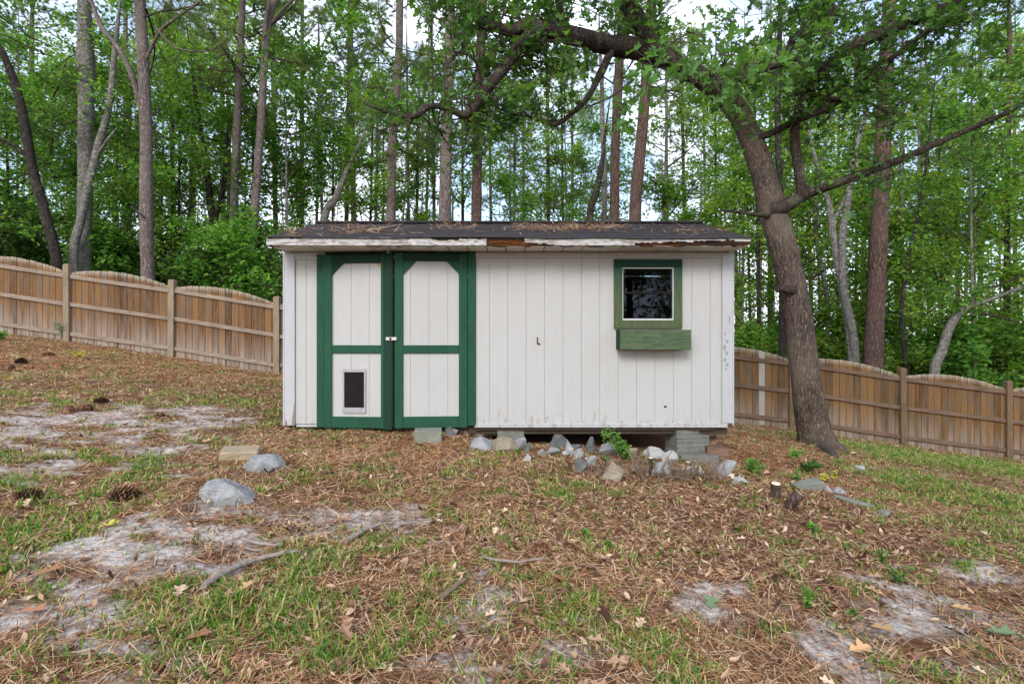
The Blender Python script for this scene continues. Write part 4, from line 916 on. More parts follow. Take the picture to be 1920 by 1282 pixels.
# traced trees behind the fence ------------------------------------------------
tree('pine_tree', 'straight pine with plated grey-brown bark close behind the fence, nearest to the shed side', [(277, 530, 29), (274, 400, 27), (274, 250, 25), (268, 100, 24), (262, 0, 22)], 13.4, 'bark_pine', [(PN[0], -.5, .9, 0, 0, .3)], 18,
     limbs=[[(275, 110, 13.4, 7), (300, 60, 13.2, 6), (330, 35, 13, 5), (380, 0, 12.9, 4)], [(290, 50, 13.2, 5), (330, 90, 13, 4), (390, 95, 12.8, 3), (430, 70, 12.7, 2)], [(272, 235, 13.4, 11), (250, 150, 13.5, 10), (225, 95, 13.6, 9), (190, 50, 13.7, 8), (170, 0, 13.8, 7)], [(278, 415, 13.4, 5), (262, 400, 13.1, 3), (245, 388, 12.9, 2)]])
sp = MB(); r_ = np.random.default_rng(77); pine0 = bpy.data.objects['pine_tree']
for px, py, d in ((335, 40, 13.0), (352, 22, 12.95), (385, 8, 12.9), (372, 48, 12.9), (395, 92, 12.8), (425, 74, 12.7), (345, 88, 13.0), (312, 70, 13.1), (400, 40, 12.8), (440, 60, 12.7), (330, 110, 13.0), (300, 40, 13.2), (420, 20, 12.8), (365, 75, 12.9), (450, 95, 12.7), (310, 12, 13.1)):
    c = P(px, py, d); ax = unit(np.array([.6, -.3, .2]) + r_.normal(size=3) * .5); per = 90; dirs = unit(ax + r_.normal(size=(per, 3)) * .75); ln = .22 + .14 * r_.random(per); sd = unit(np.cross(dirs, r_.normal(size=(per, 3)))) * .0055; base = c + ax * (r_.random((per, 1)) - .6) * .25
    sp.add(np.stack([base - sd, base + sd, base + dirs * ln[:, None]], 1).reshape(-1, 3), np.arange(per * 3).reshape(per, 3), 0); tube(sp, np.array([c - ax * .5, c + ax * .1]), [.009, .006], 4, 1)
sp.obj('needle_sprays', [M['needle'], M['twig']], pine0)
tree('pine_tree', 'slim pale pine with a straight bare trunk, the paler of two beside the shed eave', [(436, 545, 17), (438, 400, 16), (444, 250, 15), (450, 120, 14), (455, 0, 12)], 17.0, 'bark_pine', [(PN[1], -1.5, .95, 0, 0.2, 1.3)], 19)
tree('pine_tree', 'slim pine curving towards the shed roof, forked near the top', [(467, 552, 18), (476, 420, 17), (485, 300, 16), (493, 170, 15), (500, 60, 13), (515, 0, 11)], 16.2, 'bark_pine', [(PN[2], -1.5, .95, 0, .2, 2.3)], 19, limbs=[[(494, 120, 16.2, 9), (496, 60, 16.1, 8), (505, 0, 16.0, 7)], [(497, 60, 16.2, 8), (525, 25, 16.2, 6), (550, 0, 16.1, 5)]])
tree('hardwood_tree', 'thick grey trunk with a swollen collar rising behind the first fence panel', [(158, 470, 30), (160, 300, 31), (162, 150, 34), (160, 110, 40), (160, 70, 30), (158, 0, 28)], 14.6, 'bark_grey', [(hw('leaf'), 1.0, .8, -.8, .2, 2.2)], 14)
tree('hardwood_tree', 'dark trunk leaning away from the shed at the edge of the woods', [(108, 500, 24), (85, 400, 23), (62, 320, 22), (40, 200, 20), (10, 110, 18), (-30, 40, 15)], 13.8, 'bark_dark', [(hw('dark'), 2.0, 1.0, -.3, 0, 1.1), (hw('leaf', 1), -.6, .75, 0, .5, .2)], 10, limbs=[[(60, 300, 13.8, 8), (20, 270, 13.6, 6), (-20, 255, 13.4, 4)]])
tree('hardwood_tree', 'crooked grey trunk forking above the fence beside the thick collared one', [(138, 475, 20), (150, 420, 19), (165, 350, 18), (185, 270, 16), (205, 200, 14), (215, 100, 12), (225, 0, 10)], 14.2, 'bark_grey', [(hw('leaf', 1), 1.6, .9, .2, 0, 2.8), (hw('light'), -.3, .65, .4, .3, .8)], 12, limbs=[[(178, 300, 14.2, 6), (200, 265, 14.0, 5), (220, 240, 13.9, 3)]])
tree('pine_tree', 'grey pine directly behind the shed doors, with a broken stub', [(733, 430, 18), (735, 300, 18), (740, 200, 17), (748, 100, 15), (750, 0, 14)], 19, 'bark_pine', [(PN[0], -2.4, 1.0, 0, .2, 3.1)], 20)
tree('pine_tree', 'stout grey pine behind the shed roof, over the middle of the doors and wall', [(834, 430, 23), (836, 300, 22), (838, 200, 21), (842, 100, 20), (845, 0, 18)], 16.5, 'bark_pine', [(PN[1], -2.6, 1.0, 0, .3, 4.1)], 20)
tree('pine_tree', 'brown-grey pine just past the stout one above the shed roof', [(893, 430, 19), (895, 300, 19), (898, 180, 18), (903, 60, 17), (905, 0, 16)], 17.5, 'bark_redpine', [(PN[2], -2.2, 1.0, 0, .3, 5.1)], 20)
tree('pine_tree', 'reddish pine with the thickest trunk above the window', [(1190, 430, 23), (1197, 320, 22), (1208, 200, 21), (1216, 90, 20), (1222, 0, 18)], 16.5, 'bark_redpine', [(PN[0], 0, 1.0, 0, 0, .9)], 20)
tree('pine_tree', 'reddish pine close beside the thickest one above the window', [(1152, 430, 18), (1153, 300, 18), (1158, 180, 17), (1164, 60, 16), (1168, 0, 15)], 18, 'bark_redpine', [(PN[1], .5, 1.0, 0, 0, 1.9)], 20)
tree('hardwood_tree', 'thin pale trunk beside the two reddish pines', [(1133, 430, 10), (1134, 330, 10), (1130, 240, 9), (1128, 150, 8), (1124, 60, 7)], 18.5, 'bark_grey', [(hw('leaf'), 3, .8, 0, .5, 4)], 12)
tree('hardwood_tree', 'dark trunk leaning into the two reddish pines', [(1105, 430, 14), (1118, 360, 13), (1128, 310, 12), (1136, 240, 10), (1150, 150, 8)], 17.4, 'bark_dark', [(hw('dark'), 1.5, .75, .2, .5, 2)], 9)
tree('hardwood_tree', 'slanting grey trunk above the shed door, leaning towards the pines', [(605, 430, 15), (630, 370, 14), (655, 310, 12), (685, 240, 10), (690, 180, 8)], 18, 'bark_grey', [(hw('light', 1), 2.2, .8, .4, .3, 1.4)], 9)
tree('pine_tree', 'very tall red-brown pine with a thick trunk behind the fence beyond the oak', [(1637, 690, 40), (1642, 560, 38), (1648, 420, 35), (1655, 280, 32), (1662, 120, 29), (1668, 0, 26)], 13.6, 'bark_redpine', [(PN[2], 0, 1.0, 0, 0, 2.6)], 20)
tree('hardwood_tree', 'pale grey double trunk twisting together behind the fence past the oak', [(1598, 690, 17), (1590, 600, 17), (1575, 520, 15), (1562, 440, 14), (1556, 390, 13), (1540, 340, 9), (1520, 260, 7)], 13.8, 'bark_grey', [(hw('light'), 1.8, .95, .3, .3, .6)], 10,
     limbs=[[(1606, 695, 13.75, 15), (1598, 620, 13.7, 15), (1582, 540, 13.7, 14), (1580, 440, 13.7, 13), (1590, 380, 13.7, 11), (1600, 300, 13.7, 9), (1625, 210, 13.7, 7)], [(1560, 420, 13.8, 8), (1585, 370, 13.8, 6), (1610, 300, 13.6, 4)]])
tree('hardwood_tree', 'bent pale trunk leaning right over the last fence panel', [(1752, 700, 22), (1765, 660, 21), (1778, 620, 20), (1795, 590, 18), (1820, 572, 14), (1860, 560, 9)], 14.2, 'bark_grey', [(hw('light', 1), .4, .8, .5, .2, 3)], 3)
tree('hardwood_tree', 'slim dark trunk just behind the fence post beside the oak', [(1467, 675, 17), (1468, 560, 16), (1466, 430, 15), (1460, 300, 13), (1458, 180, 12), (1462, 60, 10)], 14.5, 'bark_dark', [(hw('light'), 2.6, .9, .2, .4, 5)], 13)
tree('hardwood_tree', 'slender straight sapling trunk between the shed corner and the oak', [(1423, 665, 8), (1422, 540, 8), (1421, 430, 7), (1420, 330, 6), (1415, 200, 5)], 15.5, 'bark_dark', [(hw('leaf', 1), 2.2, .75, 0, .4, 1)], 9)
tree('pine_tree', 'thin grey-red trunk at the far end of the lower fence', [(1885, 720, 13), (1886, 600, 13), (1888, 450, 12), (1890, 300, 11), (1893, 100, 10)], 17.5, 'bark_redpine', [(PN[0], 0, .9, 0, 0, 1)], 18)
tree('hardwood_tree', 'thin mossy trunk between the double trunk and the red-brown pine', [(1551, 690, 9), (1550, 560, 9), (1530, 440, 8), (1535, 330, 7), (1560, 220, 6)], 16.5, 'bark_grey', [(hw('light', 1), 2.2, .85, 0, .3, 2)], 10)
tree('hardwood_tree', 'young dark tree between the red-brown pine and the bent pale trunk', [(1700, 700, 10), (1690, 600, 9), (1700, 500, 8), (1722, 400, 7), (1740, 280, 5)], 15, 'bark_dark', [(hw('light'), .8, .9, 0, .2, 4.4)], 9)
tree('hardwood_tree', 'dark forked tree behind the straight pine and the middle of the upper fence', [(405, 520, 20), (402, 440, 18), (395, 380, 15), (385, 300, 11), (370, 200, 8)], 18, 'bark_dark', [(hw('leaf'), .6, 1.0, 0, .2, .3)], 11, limbs=[[(402, 420, 18, 10), (420, 340, 17.8, 8), (425, 250, 17.6, 6)]])

# trees one sees as slim trunks deeper in the wood ------------------------------
R2 = random.Random(21)
def where(px):
    for lim, ph in ((128, 'behind the highest fence panel'), (323, 'behind the second highest fence panel'), (520, 'behind the panel next to the shed'), (612, 'by the uphill eave corner'), (740, 'over the door with the pet flap'), (880, 'over the plain door leaf'), (1000, 'over the blank wall beside the doors'),
                    (1145, 'over the wall hook'), (1280, 'over the window'), (1375, 'over the shed corner by the oak'), (1483, 'between the shed and the oak'), (1692, 'behind the panel just past the oak'), (1889, 'behind the second panel past the oak')):
        if px < lim: return ph
    return 'past the last fence post'
def lab_at(base, px, d, lst):
    same = sorted((q[1], q[0]) for q in lst if where(q[0]) == where(px)); d = round(d, 4)
    if len(same) == 1: return base + ' ' + where(px)
    k = [abs(a - d) < .01 and b == px for a, b in same].index(True); return ('nearest ' if k == 0 else 'farthest ' if k == len(same) - 1 else ('second nearest ', 'third nearest ', 'fourth nearest ', 'fifth nearest ', 'sixth nearest ')[k - 1]) + base + ' ' + where(px)
def far_tree(kind, px, d, w, group, label, crown, top, sc=1.0):
    x = (px - 960) * d / F; base = 641 + (CZ - float(hgt(x, d))) * F / d; j = R2.uniform(-12, 12)
    tree(kind, label, [(px, base, w), (px + j * .3, base - 160, w * .95), (px + j * .7, base - 330, w * .88), (px + j, base - 520, w * .75)], d, 'bark_pine' if kind == 'pine_tree' and R2.random() < .6 else ('bark_redpine' if kind == 'pine_tree' else R2.choice(['bark_grey', 'bark_grey', 'bark_dark'])), crown, top, group, n=8, back=False)
ZONES = [('pines deep in the woods above the upper fence', 'slim pine deep in the woods', [(60, 24, 14), (235, 22, 12), (330, 23, 11), (355, 28, 10), (420, 26, 12), (520, 24, 11)]),
         ('pines deep in the woods above the shed roof', 'slim pine in the gaps', [(565, 24, 11), (590, 30, 7), (645, 24, 10), (668, 22, 12), (700, 30, 7), (775, 31, 7), (793, 29, 6), (818, 24, 7), (925, 30, 6), (985, 29, 6), (1030, 25, 8), (1075, 31, 6), (1250, 30, 7), (1290, 26, 8), (1330, 31, 6)]),
         ('pines deep in the woods above the lower fence', 'slim pine deep in the woods', [(1385, 27, 9), (1445, 25, 10), (1525, 26, 9), (1570, 30, 8), (1620, 27, 10), (1680, 24, 11), (1725, 29, 9), (1745, 24, 9), (1800, 26, 10), (1840, 23, 11), (1905, 28, 10)])]
for gname, lab, lst in ZONES:
    for i, (px, d, w) in enumerate(lst): far_tree('pine_tree', px, d, w, gname, lab_at(lab, px, d, lst), [(PN[i % 3], R2.uniform(-2.5, .5), R2.uniform(.85, 1.05), 0, 0, R2.uniform(0, 6))], 18)
UND = [('leafy young trees above the upper fence', 'leafy young hardwood', [(-120, 15, 'dark'), (20, 17, 'leaf'), (80, 17.5, 'leaf'), (215, 18.5, 'dark'), (335, 18.2, 'light'), (350, 20, 'leaf'), (480, 20, 'leaf'), (540, 18, 'leaf'), (300, 22, 'light'), (130, 22, 'leaf'), (-20, 15, 'leaf'), (430, 24, 'light'), (60, 20, 'light'), (250, 26, 'leaf')]),
       ('leafy young trees above the shed roof', 'airy young hardwood between pines', [(620, 22, 'leaf'), (780, 24, 'light'), (960, 20, 'leaf'), (1070, 25, 'light'), (1250, 23, 'leaf'), (1310, 19, 'light'), (720, 31, 'light'), (560, 28, 'light'), (1160, 32, 'leaf')]),
       ('leafy young trees above the lower fence', 'bright leafy young hardwood', [(1390, 17, 'light'), (1440, 20, 'leaf'), (1500, 17.5, 'light'), (1570, 20, 'light'), (1640, 17, 'leaf'), (1700, 16, 'light'), (1770, 17, 'light'), (1830, 15, 'leaf'), (1890, 16.5, 'light'), (1960, 15.5, 'light'), (2060, 17, 'leaf'), (1760, 21, 'leaf'), (1880, 22, 'light'), (1540, 25, 'light'), (1680, 24, 'leaf')])]
for gname, lab, lst in UND:
    for i, (px, d, kd) in enumerate(lst): far_tree('hardwood_tree', px, d, 110 / d, gname, lab_at(lab, px, d, lst), [(hw(kd, i), R2.uniform(-1.9, .3), R2.uniform(.85, 1.2), 0, 0, R2.uniform(0, 6))], 8)
TALL = [('tall airy hardwoods above the upper fence', 'tall airy hardwood in the canopy', [(320, 21, 'leaf'), (430, 20, 'light'), (515, 21, 'leaf'), (240, 25, 'light'), (30, 23, 'leaf')]),
        ('tall airy hardwoods above the shed roof', 'tall airy hardwood in the canopy', [(610, 21, 'leaf'), (690, 27, 'light'), (770, 24, 'leaf'), (870, 26, 'light'), (960, 23, 'light'), (1060, 26, 'light'), (1240, 23, 'light'), (1345, 24, 'light')]),
        ('tall airy hardwoods above the lower fence', 'tall airy hardwood in the canopy', [(1410, 23, 'light'), (1500, 21, 'leaf'), (1600, 23, 'light'), (1720, 20, 'light'), (1830, 22, 'leaf'), (1900, 19, 'light')])]
for gname, lab, lst in TALL:
    for i, (px, d, kd) in enumerate(lst): far_tree('hardwood_tree', px, d, 150 / d, gname, lab_at(lab, px, d, lst), [(hw(kd, i + 1), R2.uniform(1.5, 4.5), R2.uniform(1.1, 1.4), 0, 0, R2.uniform(0, 6))], 15)
# undergrowth along the back of the fence
SHR = [('shrubs behind the upper fence', 'dense green shrub', [(-60, 13.8), (30, 14.2), (90, 13.6), (190, 13.9), (235, 14.8), (330, 13.7), (375, 14.6), (420, 14.0), (500, 13.9), (545, 14.6), (150, 15.6), (300, 15.4), (20, 16), (460, 16), (70, 18), (380, 18), (250, 18), (110, 17), (320, 17), (480, 20)]),
       ('shrubs behind the lower fence', 'light green shrub', [(1400, 14.2), (1440, 15.2), (1530, 14), (1570, 15.5), (1680, 14.4), (1720, 13.8), (1800, 13.8), (1850, 14.6), (1900, 13.8), (1960, 14.2), (1620, 16.5), (1760, 17), (1480, 18)])]
for gname, lab, lst in SHR:
    lst = [q for k_, q in enumerate(lst) if k_ % 3 != 2]
    for i, (px, d) in enumerate(lst):
        d += 1.2; x = (px - 960) * d / F; z = float(hgt(x, d)); e = empty('leafy_shrub', (x, d, z), lab_at(lab, px, d - 1.2, lst), 'shrub', gname); s = R2.uniform(1.2, 1.9)
        o = bpy.data.objects.new('foliage', SH[(1, 1, 0)[i % 3] if px < 960 else (2, 0, 2)[i % 3]]); COL.objects.link(o); o.parent = e; o.scale = (s * 1.15, s * 1.15, s); o.rotation_euler = (0, 0, R2.uniform(0, 6))
# the wood beyond, too far to tell the trees apart
mb = MB(); r = np.random.default_rng(99)
for i in range(110):
    d = r.uniform(34, 62); x = r.uniform(-1.15, 1.15) * d; z = float(hgt(x, d)); hh = r.uniform(9, 17); lean = r.normal() * .5; rr = r.uniform(.07, .16); pts = np.array([(x, d, z - .3), (x + lean * .4, d, z + hh * .5), (x + lean, d, z + hh)]); tube(mb, pts, [rr, rr * .85, rr * .5], 6, 0, False)
nb = 430
for i in range(nb):
    d = r.uniform(32, 64); x = r.uniform(-1.2, 1.2) * d; z = float(hgt(x, d)); hz = abs(r.normal()) * (2.8 if abs(x / d) < .38 else 4.6) + (.4 if r.random() < .6 else 3); c = np.array([x, d, z + hz]); k = 120
    pos = c + r.normal(size=(k, 3)) * np.array([1.3, 1.1, .75]); scatter(mb, LEAF, LEAF_F, pos, r.normal(size=(k, 3)) * .6 + np.array([0, 0, 1.0]), r.random(k) * 6.28, .16 + .14 * r.random(k), 1)
tag(mb.obj('distant_woods', [M['bark_grey'], M['leaf_light']], None, [True, False]), 'distant green woods beyond the trees behind the fence', 'woods', kind='stuff')
# trees of the yard behind the photographer, mirrored in the window
for i, (x, y, kd, lab) in enumerate([(4.5, -9, 'dark', 'leafy tree in the yard facing the shed window, nearest one'), (8.2, -12, 'leaf', 'leafy tree in the yard facing the shed window, second one'), (1.0, -13, 'dark', 'leafy tree in the yard facing the shed window, third one'), (12.5, -15, 'leaf', 'leafy tree in the yard facing the shed window, farthest one')]):
    z = float(hgt(x, y)); e = empty('hardwood_tree', (x, y, z), lab, 'tree', 'trees mirrored in the window'); mb = MB(); c = catmull([(x, y, z - .2), (x + .1, y, z + 4), (x, y + .2, z + 9)], 6); tube(mb, c, np.linspace(.2, .08, len(c)), 9, rough=.05); mb.obj('trunk', M['bark_dark'], e, True)
    for s_, z_ in ((1.35, -2.4), (1.2, 1.0), (1.0, -1.6)): o = bpy.data.objects.new('crown', hw(kd, i)); COL.objects.link(o); o.parent = e; o.location = (0, 0, z_); o.scale = (s_,) * 3; o.rotation_euler = (0, 0, i * 1.3 + z_)

# ------------------------------------------------------------------ the oak beside the shed
OAK = np.array([(0, 0), (.10, .03), (.22, .16), (.34, .30), (.40, .17), (.50, .12), (.60, .30), (.74, .40), (.78, .22), (.80, .13), (.92, .14), (1.0, .02)])
def oak_leaf(curl=.10):
    up = OAK; V = [(x, y, abs(y) * .35 - curl * x * x) for x, y in up] + [(x, 0, -curl * x * x) for x, y in up[1:-1]] + [(x, -y * .93, abs(y) * .35 - curl * x * x) for x, y in up[1:-1]]
    n = len(up); mid = [0] + list(range(n, 2 * n - 2)) + [n - 1]; lo = [0] + list(range(2 * n - 2, 3 * n - 4)) + [n - 1]; T = []
    for k in range(n - 1):
        a, b = k, k + 1
        for s, rev in ((list(range(n)), False), (lo, True)):
            q = [mid[a], mid[b], s[b], s[a]]; q = [v for i, v in enumerate(q) if v not in q[:i]]
            for t in ([q] if len(q) == 3 else [[q[0], q[1], q[2]], [q[0], q[2], q[3]]]) if len(q) >= 3 else []: T.append(t[::-1] if rev else t)
    return np.array(V), np.array(T)
OL, OLF = oak_leaf()
ob = gp(1532, 836); od = ob[1]
oak = empty('oak_tree', ob, 'big rough-barked oak leaning over the shed, with mossy spreading limbs', 'tree')
def limb_pts(l): return np.array([P(x, y, d) for x, y, d, w in l]), np.array([w * d / F / 2 * co(x) for x, y, d, w in l])
TR = [(1545, 868, od - .05, 108), (1536, 842, od, 84), (1525, 800, od, 67), (1512, 720, od, 57), (1503, 640, od, 55), (1490, 560, od, 54), (1470, 470, od, 53), (1450, 400, od, 54), (1432, 330, od, 47), (1408, 260, od, 45), (1380, 205, od - .1, 42), (1340, 165, od - .4, 39), (1285, 128, od - .8, 37), (1235, 105, od - 1.2, 35)]
def limb(name, l, n=14, mat='bark_limb', rough=.05, per=7, rootflare=False):
    p, r_ = limb_pts(l); c = catmull(p, per); rr = np.interp(np.linspace(0, len(r_) - 1, len(c)), np.arange(len(r_)), r_); mb = MB(); tube(mb, c, rr, n, rough=rough, seed=int(l[0][0])); return mb.obj(name, M[mat], oak, True), c
trunk, _ = limb('trunk', TR, 56, 'bark_oak', .018, 16)
# roots spreading into the straw, and the twisted burr on the trunk
for a in ((1555, 852, 1592, 850), (1545, 858, 1572, 868)):
    p0 = P(a[0], a[1] - 18, od - .1); p1 = gp(a[2], a[3]); mb = MB(); c = catmull([p0, .5 * (p0 + p1) + np.array([0, 0, .01]), p1 - np.array([0, 0, .05])], 5); tube(mb, c, np.linspace(.14, .035, len(c)), 9, rough=.08); mb.obj('root', M['bark_oak'], oak, True)
e_ = od
LIMBS = [
 [(1245, 108, e_ - 1.15, 42), (1190, 92, e_ - 1.5, 40), (1130, 82, e_ - 1.8, 36), (1070, 66, e_ - 2.1, 33), (1015, 57, e_ - 2.3, 30), (985, 75, e_ - 2.4, 24), (950, 120, e_ - 2.5, 22), (910, 170, e_ - 2.6, 20), (885, 205, e_ - 2.65, 17), (868, 217, e_ - 2.7, 14), (845, 205, e_ - 2.75, 12), (808, 200, e_ - 2.8, 11), (775, 219, e_ - 2.85, 10), (735, 214, e_ - 2.9, 7), (690, 196, e_ - 3.0, 5)],
 [(1020, 57, e_ - 2.3, 24), (990, 42, e_ - 2.35, 20), (962, 58, e_ - 2.4, 19), (930, 52, e_ - 2.45, 18), (905, 45, e_ - 2.5, 17), (890, 20, e_ - 2.5, 14), (880, -20, e_ - 2.5, 12), (870, -80, e_ - 2.5, 8)],
 [(1222, 100, e_ - 1.3, 34), (1208, 60, e_ - 1.4, 34), (1185, 20, e_ - 1.5, 33), (1165, -20, e_ - 1.5, 30), (1140, -120, e_ - 1.6, 24), (1150, -260, e_ - 1.7, 16)],
 [(1145, 95, e_ - 1.75, 16), (1125, 140, e_ - 1.8, 14), (1100, 185, e_ - 1.85, 11), (1070, 215, e_ - 1.9, 9), (1042, 234, e_ - 1.9, 7), (1000, 222, e_ - 2, 6), (960, 212, e_ - 2.05, 5), (930, 200, e_ - 2.1, 4), (910, 170, e_ - 2.1, 3)],
 [(1058, 62, e_ - 2.1, 17), (1050, 20, e_ - 2.1, 15), (1045, -30, e_ - 2.1, 12), (1060, -120, e_ - 2.1, 8)],
 [(1445, 392, e_ - .1, 32), (1475, 386, e_ - .2, 30), (1508, 366, e_ - .3, 24), (1560, 346, e_ - .4, 20), (1640, 318, e_ - .5, 18), (1720, 285, e_ - .6, 16), (1800, 250, e_ - .7, 14), (1880, 215, e_ - .8, 12), (1960, 175, e_ - .9, 9), (2060, 140, e_ - 1, 5)],
 [(1505, 368, e_ - .3, 24), (1500, 330, e_ - .3, 21), (1492, 280, e_ - .3, 19), (1492, 230, e_ - .3, 18), (1510, 180, e_ - .4, 20), (1560, 115, e_ - .5, 26), (1620, 78, e_ - .6, 27), (1700, 42, e_ - .7, 27), (1780, 12, e_ - .8, 26), (1880, -30, e_ - .9, 22), (2000, -80, e_ - 1, 14)],
 [(1412, 262, e_ - .1, 16), (1450, 248, e_ - .2, 15), (1490, 228, e_ - .35, 15), (1540, 208, e_ - .5, 14), (1585, 180, e_ - .6, 14), (1630, 145, e_ - .7, 13), (1690, 95, e_ - .8, 12), (1760, 45, e_ - .9, 11), (1840, 5, e_ - 1, 10), (1940, -40, e_ - 1.1, 6)],
 [(1445, 405, e_ - .1, 12), (1415, 402, e_ - .3, 7), (1380, 397, e_ - .5, 5), (1345, 395, e_ - .7, 3)],
 [(1495, 545, e_ - .1, 22), (1480, 543, e_ - .2, 20), (1457, 540, e_ - .32, 15)],
 [(1520, 178, e_ - .4, 10), (1560, 185, e_ - .6, 9), (1620, 190, e_ - .8, 7), (1660, 208, e_ - 1, 5), (1700, 214, e_ - 1.2, 3)],
 [(1470, 120, e_ - 1.0, 12), (1490, 70, e_ - 1.1, 15), (1540, 45, e_ - 1.1, 14), (1560, 10, e_ - 1.1, 12), (1555, -50, e_ - 1.1, 9)],
 [(1340, 170, e_ - .4, 18), (1400, 140, e_ - .8, 15), (1470, 118, e_ - 1.0, 12)],
 [(905, 172, e_ - 2.6, 6), (895, 120, e_ - 2.7, 6), (870, 98, e_ - 2.8, 6), (848, 108, e_ - 2.9, 5), (835, 130, e_ - 3, 4), (800, 152, e_ - 3, 3)],
 [(775, 218, e_ - 2.85, 5), (755, 230, e_ - 2.9, 4), (735, 238, e_ - 3, 3)],
]
LO = []
for l in LIMBS: LO.append(limb('limb', l, 12 if l[0][3] > 14 else 7, rough=.07))
r = np.random.default_rng(5)
# crown: twigs and leaves growing along the limbs
mb = MB()
def clad(c, t0, t1, ntw, per, L, size, up=.3, fwd=0.0):
    for _ in range(ntw):
        q = (t0 + (t1 - t0) * r.random()) * (len(c) - 1); a = min(int(q), len(c) - 2); st = c[a] + (c[a + 1] - c[a]) * (q - a); td = unit(r.normal(size=3) + np.array([0, fwd, up])); l = L * (.5 + r.random()); tp = [st]
        for k in range(4): td = unit(td + r.normal(size=3) * .35); tp.append(tp[-1] + td * l / 4)
        tp = np.array(tp); tube(mb, tp, [.010, .008, .006, .004, .003], 4, 0, False)
        for b in range(3):
            k = r.integers(1, 5); bd = unit(td + r.normal(size=3) * .8); bp = np.array([tp[k], tp[k] + bd * l * .25, tp[k] + bd * l * .5]); tube(mb, bp, [.005, .004, .002], 3, 0, False); leaf_spray(mb, r, bp, per, size, .05, OL, OLF, 1, width=1)
clad(LO[0][1], .22, 1, 52, 7, .75, .10, .6, 1.0); clad(LO[1][1], .15, 1, 36, 9, .8, .10, .5, .8); clad(LO[2][1], .15, 1, 40, 9, 1.0, .11, .3); clad(LO[3][1], .3, 1, 22, 6, .5, .09, .1); clad(LO[4][1], .1, 1, 28, 9, .8, .10)
clad(LO[5][1], .35, 1, 36, 8, .8, .10, .1); clad(LO[6][1], .33, 1, 58, 10, 1.0, .11, .1); clad(LO[7][1], .22, 1, 50, 9, .9, .11, -.05); clad(LO[10][1], .1, 1, 16, 7, .6, .10); clad(LO[11][1], .1, 1, 24, 9, .8, .11); clad(LO[13][1], .1, 1, 10, 5, .4, .08); clad(LO[12][1], .1, 1, 18, 8, .8, .11, .2, -.4)
mb.obj('crown', [M['twig'], M['leaf_oak']], oak, [True, False])
# the near spray of big leaves hanging before the trunk: every leaf is a part
LEAFM = []
for k in range(3):
    m2 = MB(); V, T = oak_leaf(.05 + .12 * k); m2.add(V, T); LEAFM.append(m2.mesh('leaf', M['leaf_oak']))
mb = MB(); SPR = []
root = P(1330, 150, e_ - 1.2)
for cx, cy, d, sp, nlf in ((1225, 125, 4.9, 40, 20), (1265, 95, 5.0, 42, 24), (1310, 125, 4.8, 42, 26), (1355, 105, 4.9, 42, 24), (1400, 130, 5.1, 40, 22), (1445, 150, 5.3, 38, 16), (1420, 85, 5.3, 40, 18), (1165, 195, 4.7, 22, 14), (1150, 232, 4.7, 18, 9), (1290, 60, 5.2, 40, 16), (1350, 165, 5.0, 35, 14), (1240, 165, 4.9, 26, 10), (1500, 115, 5.4, 40, 14), (1560, 60, 5.5, 50, 14), (1375, 200, 5.2, 30, 8), (1370, 40, 5.3, 45, 16)):
    c = P(cx, cy, d); mid = .5 * (root + c) + r.normal(size=3) * .15; w = catmull([root, mid, c], 5); tube(mb, w, np.linspace(.012, .004, len(w)), 5, 0)
    for k in range(nlf):
        p = P(cx + r.normal() * sp * .62, cy + r.normal() * sp * .5, d + r.normal() * .22); SPR.append(p)
        if k % 2 == 0: q = catmull([c, .5 * (c + p) + r.normal(size=3) * .03, p], 3); tube(mb, q, np.linspace(.004, .0018, len(q)), 3, 0)
spray = mb.obj('leafy_twig', [M['twig']], oak, True)
tag(spray, label='low twigs with large dark green lobed leaves hanging before the trunk')
for p in SPR[:300]:
    o = bpy.data.objects.new('leaf', LEAFM[r.integers(0, 3)]); COL.objects.link(o); o.parent = spray; o.location = p; s = r.uniform(.09, .145); o.scale = (s, s, s)
    o.rotation_euler = (r.normal() * .9 + .5, r.normal() * .6 + .3, r.uniform(0, 6.28))

# ------------------------------------------------------------------ ground cover
g_rng = np.random.default_rng(17)
def spots(n, power=.55, dmin=1.15, dmax=13.4):
    """random places in the yard, closer together near the path where one stands"""
    u = g_rng.random(n); d = (dmin ** power + u * (dmax ** power - dmin ** power)) ** (1 / power); x = (g_rng.random(n) * 2 - 1) * (1.03 * d + 1.2)
    ok = ~((x > XL + .05) & (x < XR - .05) & (d > D + .02) & (d < YB)) & (d < YF + .9) & (x > -15) & (x < 15.5)
    x, y = x[ok], d[ok]; return x, y
def normals(x, y):
    e = .15; return np.stack([-(hgt(x + e, y) - hgt(x - e, y)) / (2 * e), -(hgt(x, y + e) - hgt(x, y - e)) / (2 * e), np.ones_like(x)], -1)
# pine straw
x, y = spots(400000); sd, gr, li, st = masks(x, y); keep = g_rng.random(len(x)) < np.clip(st * .85 + .10, .04, 1) * (1 - .7 * sd); x, y = x[keep], y[keep]; n = len(x)
pos = np.stack([x, y, H(x, y) + .004 + .014 * g_rng.random(n)], -1); nr = normals(x, y) + g_rng.normal(size=(n, 3)) * .16; wd = np.clip(.0013 + .00055 * y, .0016, .0065)
NQ = np.array([(-.5, -.5, 0), (.5, -.5, 0), (.5, .5, 0), (-.5, .5, 0)]); NQF = np.array([[0, 1, 2, 3]])
mb = MB(); scatter(mb, NQ, NQF, pos, nr, g_rng.random(n) * 6.283, np.stack([.06 + .10 * g_rng.random(n) + .004 * y, wd, wd], -1)); tag(mb.obj('pine_straw', M['straw']), 'brown pine straw strewn over the whole yard', 'pine straw', kind='stuff')
